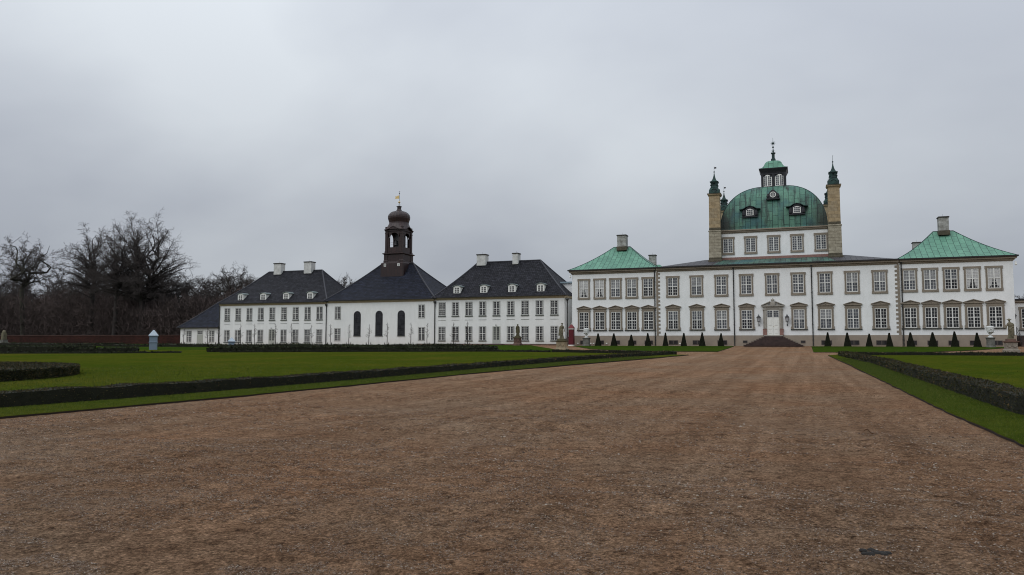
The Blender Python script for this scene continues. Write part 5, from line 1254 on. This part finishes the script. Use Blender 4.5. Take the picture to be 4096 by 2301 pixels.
def urn(cx, cy, z0, label, rnd):
    t = thing('garden_urn', (cx, cy, z0), label, 'urn'); mb = MB()
    pr = [(.46, z0-.03), (.46, z0+.1), (.38, z0+.2), (.37, z0+.9), (.42, z0+.95), (.45, z0+1.0), (.45, z0+1.07)]
    if rnd: mb.lathe(cx, cy, [(r*1.05, z) for r, z in pr], 20)
    else: mb.sqlathe(cx, cy, pr)
    part('pedestal', mb, 'ped_grey', t)
    z = z0+1.07; mb = MB(); mb.smooth = True
    mb.lathe(cx, cy, [(.27, z), (.27, z+.06), (.20, z+.12), (.10, z+.22), (.09, z+.34), (.17, z+.42), (.30, z+.55), (.37, z+.72), (.38, z+.98), (.37, z+1.02)], 20)
    v = part('vase', mb, 'marble', t)
    mb = MB(); mb.lathe(cx, cy, [(.40, z+1.02), (.42, z+1.06), (.40, z+1.12), (.30, z+1.2), (.16, z+1.24)], 20); part('lid', mb, 'marble', v)
    mb = MB()
    for i in range(16):
        a0, a1 = 2*math.pi*i/16, 2*math.pi*(i+1)/16; f = lambda a: (cx+.17*math.cos(a), cy-.39, z+.74+.17*math.sin(a)); mb.tube(f(a0), f(a1), .035, .035, 5, caps=False)
    for s in (-1, 1):
        for i in range(6): g_ = lambda u: (cx+s*(.15+.27*u), cy-.36+.30*u*u, z+.66-.16*math.sin(math.pi*u)+.06*u); mb.tube(g_(i/6), g_((i+1)/6), .045, .045, 5, caps=False)
        mb.ball((cx+s*.40, cy-.05, z+.72), .07, 6)
    part('garland', mb, 'marble', v)
urn(-26.35, 95.6, zg(95.6), 'white lidded urn on a square grey pedestal beside the red sentry box', False)
urn(18.75, 94.6, zg(94.6), 'white lidded urn on a round grey pedestal near the right statue', True)
# far left herm
t = thing('stone_herm', (-168.5, 121, GB), 'pale stone herm on a pedestal against the red wall at the far left', 'statue')
# stands in front of the wall
t.location = (-151.0, 106.5, GB); cx, cy = -151.0, 106.5
mb = MB(); mb.sqlathe(cx, cy, [(.62, GB), (.62, GB+.25), (.52, GB+.35), (.52, GB+.75), (.58, GB+.85)]); part('pedestal', mb, 'ped_grey', t)
mb = MB(); mb.sqlathe(cx, cy, [(.36, GB+.85), (.34, GB+2.2)]); mb.sqlathe(cx, cy, [(.38, GB+1.5), (.38, GB+1.55)]); mb.lathe(cx, cy, [(.36, GB+2.2), (.34, GB+2.45), (.26, GB+2.62), (.1, GB+2.75)], 14); part('shaft', mb, 'statue', t)

# clipped topiary obelisks
CX = [-25.0, -22.9, -20.66, -18.48, -16.28, -14.0, -11.75, -9.5, 2.62, 4.75, 7.04, 9.17, 11.32, 13.54, 15.7, 17.86]
cone_lab = ['first clipped yew cone right of the left urn', 'second yew cone from the left urn', 'short yew cone, third from the left urn', 'fourth yew cone from the left urn, beside the downpipe',
  'yew cone just right of the left quoins', 'yew cone between the first two middle basement windows', 'yew cone overlapping the second middle basement window', 'yew cone nearest the stairs on their left',
  'yew cone nearest the stairs on their right', 'second yew cone right of the stairs', 'third yew cone right of the stairs, standing before bare plinth', 'yew cone just left of the right quoins',
  'yew cone just right of the right downpipe', 'second yew cone right of the right downpipe', 'third yew cone right of the right downpipe', 'yew cone nearest the right urn']
def cone_mesh(seed, H=1.62):
    r = np.random.default_rng(seed); b, tt = .37, .06; mb = MB(); mb.sqlathe(0, 0, [(b, 0), (tt, H)]); V0 = np.array(mb.v); Fq = []
    for f in mb.f: Fq.append(f[:3]); Fq.append((f[0], f[2], f[3]))
    k = 5200; u = r.random(k); zz = H*(1-np.sqrt(r.random(k)*(1-(tt/b)**2)+(tt/b)**2))/(1-tt/b); zz = np.clip(zz, 0, H)
    h = b+(tt-b)*zz/H; s = r.uniform(-1, 1, k)*h; side = r.integers(0, 4, k); c = np.array([(0, -1), (1, 0), (0, 1), (-1, 0)])[side]
    P = np.stack([c[:, 0]*h-c[:, 1]*s, c[:, 1]*h+c[:, 0]*s, zz], 1); nn = np.stack([c[:, 0], c[:, 1], np.full(k, .2)], 1).astype(float)
    VL = scatter_leaves(P, nn, .042, .5); F = np.concatenate([np.array(Fq), np.arange(len(VL)).reshape(-1, 3)+len(V0)])
    return fastmesh('yew_cone', np.concatenate([V0, VL]), F, ['hedge_core', 'cone'], np.concatenate([np.zeros(len(Fq)), np.ones(k)]))
cms = [cone_mesh(1), cone_mesh(2, 1.5), cone_mesh(3, 1.66)]
for i, X in enumerate(CX):
    o = ob('yew_cone', cms[1 if i in (2, 10) else (0 if i % 2 else 2)], None, (X, 96.4, zg(96.4)-.0)); o.rotation_euler = (0, 0, random.uniform(-.06, .06)); s = random.uniform(.92, 1.06); o.scale = (s, s*random.uniform(.95, 1.05), random.uniform(.96, 1.04)); o.rotation_euler = (random.uniform(-.02, .02), random.uniform(-.025, .025), random.uniform(-.1, .1))
    tag(o, cone_lab[i], 'topiary', 'clipped yew cones along the palace front')

# ================================================================== bare trees
def env_tree(seed, H, base, R_, fork_h, stems=2, r0=.5, limbs=46, subs=7, tw=4, gnarl=.12, lift=.35, minr=.026, sink=.0, thick=.06, lean=.16):
    """bare tree whose limbs reach for a domed envelope; returns thick segments and twigs"""
    rd = random.Random(seed); Tr = []; Tw = []
    def seg(a, b, ra, rb): (Tr if (ra+rb)/2 > thick else Tw).append((a.copy(), b.copy(), ra, rb))
    def rv(k): return Vector((rd.gauss(0, k), rd.gauss(0, k), rd.gauss(0, k*.8)))
    p = Vector((0, 0, -.2)); r = r0*1.35; n = 5; d = Vector((rd.gauss(0, .02), rd.gauss(0, .02), 1))
    for i in range(n):
        q = p+d*(fork_h/n); rn = r0*(1.1-.22*i/n); seg(p, q, r, rn); p, r = q, rn; d = (d+rv(.035)).normalized()
    top = p; paths = []
    for k in range(stems):
        a = 2*math.pi*k/stems+rd.uniform(-.4, .4); rr = r0*(.78 if stems < 3 else .62)*rd.uniform(.8, 1.05)
        tgt = Vector((math.cos(a)*R_*lean*rd.uniform(.8, 1.5), math.sin(a)*R_*lean, H*rd.uniform(.86, .97))); pts = [top.copy()]; m = 9; q = top.copy()
        for i in range(m):
            t = (i+1)/m; w = top.lerp(tgt, t); w.x += math.cos(a)*R_*lean*.7*math.sin(math.pi*t*.8); w.y += math.sin(a)*R_*lean*.7*math.sin(math.pi*t*.8)
            w += rv(gnarl*2.2); seg(q, w, rr*(1-.88*i/m), rr*(1-.88*(i+1)/m)); q = w; pts.append(w.copy())
        paths.append((pts, rr))
    def twig(p, d, L, r, lv):
        q = p; k = 2 if lv else 3
        for i in range(k):
            d = (d+rv(.20+gnarl)+Vector((0, 0, -sink*.4))).normalized(); w = q+d*(L/k); seg(q, w, max(r*(1-.3*i), minr*.6), max(r*(1-.3*(i+1)), minr*.5)); 
            if lv < 2:
                for _ in range(tw if lv == 0 else 2):
                    e = (d+rv(.62)).normalized(); twig(q.lerp(w, rd.random()), e, L*rd.uniform(.35, .6), max(r*.6, minr), lv+1)
            q = w
    ez = base+(H-base)*.40
    for l in range(limbs):
        pts, rr = paths[l % stems]; u = ((l+.5)/limbs)
        # direction of the limb tip on the envelope (egg shaped dome)
        az = l*2.399+rd.uniform(-.3, .3); el = math.asin(min(.985, -.28+1.27*u))
        k = rd.uniform(.82, 1.08)
        ex = Vector((math.cos(az)*math.cos(el)*R_, math.sin(az)*math.cos(el)*R_, (ez+math.sin(el)*((H-ez) if el > 0 else (ez-base)))))
        tip = Vector((ex.x*k, ex.y*k, base+(ex.z-base)*min(k, 1.03)))
        hz = fork_h*.8+(tip.z-fork_h*.8)*rd.uniform(.42, .78) if tip.z > fork_h else fork_h*rd.uniform(.75, 1)
        hz = max(hz, fork_h*.72); t = (hz-fork_h)/max(.1, (pts[-1].z-fork_h)); 
        if t <= 0: st = Vector((0, 0, hz)); r1 = rr*.42
        else:
            f = min(.97, t)*(len(pts)-1); j2 = int(f); st = pts[j2].lerp(pts[j2+1], f-j2); r1 = rr*(1-.8*t)*.5
        r1 = max(r1, .06); ctrl = st.lerp(tip, .5)+Vector((0, 0, lift*(tip-st).length*.45)); L = (tip-st).length; m = 6; q = st.copy()
        for i in range(m):
            a = (i+1)/m; w = st*(1-a)**2+ctrl*2*a*(1-a)+tip*a*a+rv(gnarl*L*.13); ra, rb = r1*(1-.85*i/m), max(minr, r1*(1-.85*(i+1)/m)); seg(q, w, ra, rb)
            d = (w-q).normalized()
            for _ in range(subs if i > 1 else 2):
                e = (d+rv(.55)+Vector((0, 0, .12-sink))).normalized(); twig(q.lerp(w, rd.random()), e, L*rd.uniform(.16, .30)*(1.1-.25*a), max(rb*.55, minr), 0 if i > 0 else 1)
            q = w
    return Tr, Tw
def segs_mesh(name, segs, m, sides):
    A = np.array([s[0][:] for s in segs]); B = np.array([s[1][:] for s in segs]); ra = np.array([s[2] for s in segs])[:, None]; rb = np.array([s[3] for s in segs])[:, None]
    d = B-A; d /= np.linalg.norm(d, axis=1)[:, None]+1e-9; ref = np.where(np.abs(d[:, 2:3]) > .9, [[1., 0, 0]], [[0, 0, 1.]]); u = np.cross(d, ref); u /= np.linalg.norm(u, axis=1)[:, None]; w = np.cross(d, u)
    V = []
    for i in range(sides):
        t = 2*math.pi*i/sides; V.append(A+(u*math.cos(t)+w*math.sin(t))*ra)
    for i in range(sides):
        t = 2*math.pi*i/sides; V.append(B+(u*math.cos(t)+w*math.sin(t))*rb)
    n = len(segs); V = np.stack(V, 1).reshape(-1, 3); base = np.arange(n)[:, None]*2*sides; F = []
    for i in range(sides):
        j = (i+1) % sides; F.append(np.stack([base[:, 0]+i, base[:, 0]+j, base[:, 0]+sides+j, base[:, 0]+sides+i], 1))
    return fastmesh(name, V, np.stack(F, 1).reshape(-1, 4), [m])
def tree_kit(seed, tk='bark', **k):
    Tr, Tw = env_tree(seed, **k); print('TREE', seed, len(Tr), len(Tw)); return segs_mesh('trunk', Tr, tk, 6), segs_mesh('crown', Tw, 'twig', 3)
def put_tree(name, kitm, loc, label, group=None, s=1, rz=0, sz=None, cat='tree'):
    t = thing(name, loc, label, cat, group, rz); t.scale = (s, s, sz or s); ob('trunk', kitm[0], t); ob('crown', kitm[1], t); return t
K = {}
K['beech'] = tree_kit(11, 'bark', H=24, base=3.5, R_=8.3, fork_h=7.5, stems=2, r0=.60, limbs=70, subs=3, tw=2, minr=.013, lean=.17, lift=.32)
K['beech2'] = tree_kit(23, 'bark', H=23, base=4, R_=6.2, fork_h=11, stems=2, r0=.40, limbs=46, subs=3, tw=2, minr=.013, lean=.13, lift=.42)
K['oak'] = tree_kit(5, 'bark_green', H=20, base=9, R_=5.4, fork_h=10.5, stems=3, r0=.42, limbs=24, subs=3, tw=2, gnarl=.30, minr=.018, lift=.2, lean=.42)
K['oak2'] = tree_kit(31, 'bark', H=16, base=5, R_=5.6, fork_h=6, stems=3, r0=.45, limbs=38, subs=4, tw=2, gnarl=.30, minr=.014, lift=.25, lean=.36)
K['wood1'] = tree_kit(41, 'bark', H=17, base=5, R_=3.8, fork_h=9, stems=2, r0=.2, limbs=26, subs=2, tw=2, minr=.016, lift=.6)
K['wood2'] = tree_kit(42, 'bark', H=15, base=4, R_=4.2, fork_h=6, stems=3, r0=.2, limbs=28, subs=2, tw=2, minr=.016, lift=.5)
K['wood3'] = tree_kit(43, 'bark', H=19, base=7, R_=3.6, fork_h=11, stems=2, r0=.24, limbs=26, subs=2, tw=2, minr=.016, lift=.7)
def at(px, Y):     # X on the vertical plane y=Y seen at picture column px (4096 wide)
    d = fw*3030+rt*(px-2048); return d.x/d.y*Y
put_tree('beech_tree', K['beech'], (at(572, 122), 122, GB), 'largest bare tree, broad rounded crown on two thick stems above the wood', s=1.12, rz=1.0, sz=1.13)
put_tree('beech_tree', K['beech2'], (at(462, 119), 119, GB), 'slim bare tree squeezed left of the largest bare tree', s=1.0, rz=.4, sz=1.11)
put_tree('beech_tree', K['beech2'], (at(366, 121), 121, GB), 'spreading bare tree with straight dark trunk, second from the left', s=1.18, rz=2.6, sz=1.13)
put_tree('oak_tree', K['oak'], (at(100, 120), 120, GB), 'gnarled bare tree with forked top at the far left', s=1.15, rz=.7, sz=1.22)
put_tree('oak_tree', K['oak2'], (at(735, 128), 128, GB), 'crooked bare tree directly right of the largest one', s=.90, rz=1.9, sz=.92)
put_tree('oak_tree', K['oak2'], (at(842, 128), 128, GB), 'crooked bare tree above the annex roof', s=.88, rz=4.4, sz=.93)
put_tree('oak_tree', K['oak'], (at(925, 126), 126, GB), 'tall bare tree rising behind the left end of the white wing roof', s=.78, rz=3.3, sz=.84)
put_tree('oak_tree', K['oak2'], (at(985, 127), 127, GB), 'bare tree closest to the white wing chimneys', s=.84, rz=.2, sz=.92)
put_tree('oak_tree', K['wood2'], (at(1362, 140), 140, GB), 'bare treetop seen between the white wing and chapel roofs, left one', s=.9, rz=.9, sz=1.05)
put_tree('oak_tree', K['wood2'], (at(1405, 142), 142, GB), 'bare treetop seen between the white wing and chapel roofs, right one', s=.85, rz=2.9, sz=1.0)
put_tree('oak_tree', K['wood2'], (at(4085, 150), 150, GB), 'bare treetop above the low wing at the right edge', s=.62, rz=1.3, sz=.62)
put_tree('oak_tree', K['oak2'], (at(-25, 122), 122, GB), 'bare tree cut off by the left frame edge', s=.9, rz=5.1, sz=.98)
rd = random.Random(99); ks = ['wood1', 'wood2', 'wood3']
for i in range(62):
    Y = 134+50*rd.random()**1.2; px = -150+1060*((i*.618+.13) % 1)
    hs = rd.uniform(.60, 1.0)*(.84 if px > 620 else 1)
    put_tree('forest_tree', K[ks[i % 3]], (at(px, Y), Y, GB), 'slender bare tree in the dark wood behind the red wall', 'bare trees in the dark wood', s=hs*1.25, rz=rd.uniform(0, 6.28), sz=hs*1.28)
# thicket: dense brush filling the wood's lower storey
def thicket():
    n = 150000; Y = rng.uniform(117, 175, n); px = rng.uniform(-260, 1000, n)
    d0 = np.array([fw*3030+rt*(v-2048) for v in (-260., 1000.)])
    rat = np.interp(px, np.linspace(-260, 1000, 60), [at(v, 1.0) for v in np.linspace(-260, 1000, 60)]); X = rat*Y
    top = 9.2+1.6*np.sin(X*.11)+1.1*np.sin(X*.37+1)+(Y-117)*.045; top = np.where(px > 700, top*.93, top)
    z = GB+top*rng.random(n)**.85
    P = np.stack([X, Y, z], 1); d = np.stack([rng.normal(0, .55, n), rng.normal(0, .4, n), np.abs(rng.normal(.6, .6, n))], 1); d /= np.linalg.norm(d, axis=1)[:, None]
    L = rng.uniform(.7, 2.4, (n, 1)); t = np.cross(d, rng.normal(size=(n, 3))); t /= np.linalg.norm(t, axis=1)[:, None]; w = rng.uniform(.025, .075, (n, 1))
    V = np.stack([P-t*w, P+t*w, P+d*L], 1).reshape(-1, 3)
    # leafless bushes as soft dark masses deeper inside
    o = ob('thicket', fastmesh('thicket', V, np.arange(len(V)).reshape(-1, 3), ['thicket'])); tag(o, 'dense dark brown brush filling the wood behind the red wall', 'thicket', kind='stuff')
thicket()
# wooded rise that closes the view behind the brush
mb = MB(); xs_ = [at(v, 178.) for v in range(-400, 1100, 30)]; pr = []
for i, x in enumerate(xs_): pr.append((x, 7.3+.9*math.sin(x*.05)+.5*math.sin(x*.17)+.35*math.sin(x*.61)))
for i in range(len(pr)-1):
    for (y0_, f0), (y1_, f1) in (((176, 0), (180, .6)), ((180, .6), (188, 1)), ((188, 1), (240, 1))):
        mb.face([(pr[i][0], y0_, GB+f0*pr[i][1]), (pr[i+1][0], y0_, GB+f0*pr[i+1][1]), (pr[i+1][0], y1_, GB+f1*pr[i+1][1]), (pr[i][0], y1_, GB+f1*pr[i][1])])
o = ob('wooded_hill', mb.mesh('wooded_hill', 'thicket')); o['kind'] = 'structure'

# young trees along the white wings
def young(seed):
    rd = random.Random(seed); T = []; W_ = []; p = Vector((0, 0, -.05)); d = Vector((rd.gauss(0, .01), 0, 1)); H = 3.25; n = 8; pts = [p]
    for i in range(n): q = p+d*(H/n)+Vector((rd.gauss(0, .012), rd.gauss(0, .01), 0)); T.append((p, q, .06*(1-i/n*.75), .06*(1-(i+1)/n*.75))); p = q; pts.append(p)
    for i in range(22):
        t = .36+.6*i/22; j = int(t*n); q = pts[j].lerp(pts[j+1], t*n-j); a = rd.uniform(0, 6.28); L = rd.uniform(.35, .85)*(1.25-t)
        e = Vector((math.cos(a), math.sin(a)*.7, rd.uniform(.15, .7))).normalized(); m_ = q+e*L*.6; e2 = (e+Vector((rd.gauss(0, .2), 0, .45))).normalized(); W_.append((q, m_, .022, .017)); W_.append((m_, m_+e2*L*.5, .017, .010))
        if rd.random() < .7: e3 = (e+Vector((rd.gauss(0, .5), rd.gauss(0, .3), rd.gauss(0, .4)))).normalized(); W_.append((m_, m_+e3*L*.4, .012, .007))
    return segs_mesh('trunk', T, 'bark', 6), segs_mesh('crown', W_, 'twig', 4)
YK = [young(s) for s in (1, 2, 3, 4)]
YT = [(742, 'annex left window, leftmost of the row'), (836, 'annex right window'), (879, 'downpipe where annex and wing meet'), (968, 'second lower window of the left wing'), (1023, 'third lower window of the left wing'),
      (1107, 'door of the left wing, just right of it'), (1170, 'seventh lower window of the left wing'), (1249, 'last two lower windows of the left wing'), (1325, 'left end of the chapel beside its first window'),
      (1399, 'bare wall left of the first arched window'), (1478, 'gap between the first two arched windows'), (1551, 'gap between the last two arched windows, nearer the middle one'), (1646, 'wall right of the last arched window'),
      (1710, 'right end of the chapel beside its lower window'), (1815, 'second lower window of the right white wing'), (1871, 'third lower window of the right white wing')]
sm = MB().sqlathe(0, 0, [(.045, -.05), (.045, .42)]).mesh('tree_stake', 'bark')
for i, (px, w_) in enumerate(YT):
    X = at(px, 95.5); put_tree('young_tree', YK[i % 4], (X, 95.5, zg(95.5)), 'thin young tree before the '+w_, 'young trees planted along the white wings', s=random.uniform(.96, 1.05), rz=random.choice((0, 3.1, .4, 2.7)))
    for s in (-.36, .36):
        o = ob('tree_stake', sm, None, (X+s+random.uniform(-.06, .06), 95.4, zg(95.4))); tag(o, 'short dark stake beside a young tree', 'stake', 'stakes beside the young trees')

# fallen leaf and a muddy clod on the gravel
mb = MB(); mb.smooth = True; mb.cur = 0
lc = (1.01, 14.6)
for i in range(8):
    for j in range(5):
        def P(i, j): u, v = i/8, j/5-.5; return (lc[0]+(u-.5)*.16, lc[1]+v*.09*math.sin(math.pi*(u*.9+.05)), .035+.035*math.sin(u*5)+.05*abs(v)+zg(lc[1]))
        mb.face([P(i, j), P(i+1, j), P(i+1, j+1), P(i, j+1)])
MT['leaf'] = mottled('dry_leaf', (.22, .12, .06), (.10, .05, .03), 30, .7)
o = ob('fallen_leaf', mb.mesh('fallen_leaf', 'leaf', (lc[0], lc[1], 0)), None, (lc[0], lc[1], 0)); tag(o, 'curled brown dry leaf lying on the gravel at the right', 'leaf')
MT['clod'] = mottled('mud_clod', (.022, .02, .018), (.012, .011, .010), 30, .8)
mb = MB()
for k in range(12): mb.ball((.47+.014*k-.08+random.gauss(0, .006), 6.45+random.gauss(0, .045), .012), random.uniform(.018, .03), 8, 1.2, 1.2, .6)
o = ob('mud_clod', mb.mesh('mud_clod', 'clod', (.47, 6.45, 0)), None, (.47, 6.45, 0)); tag(o, 'dark muddy clod on the gravel near the lower right corner', 'clod')
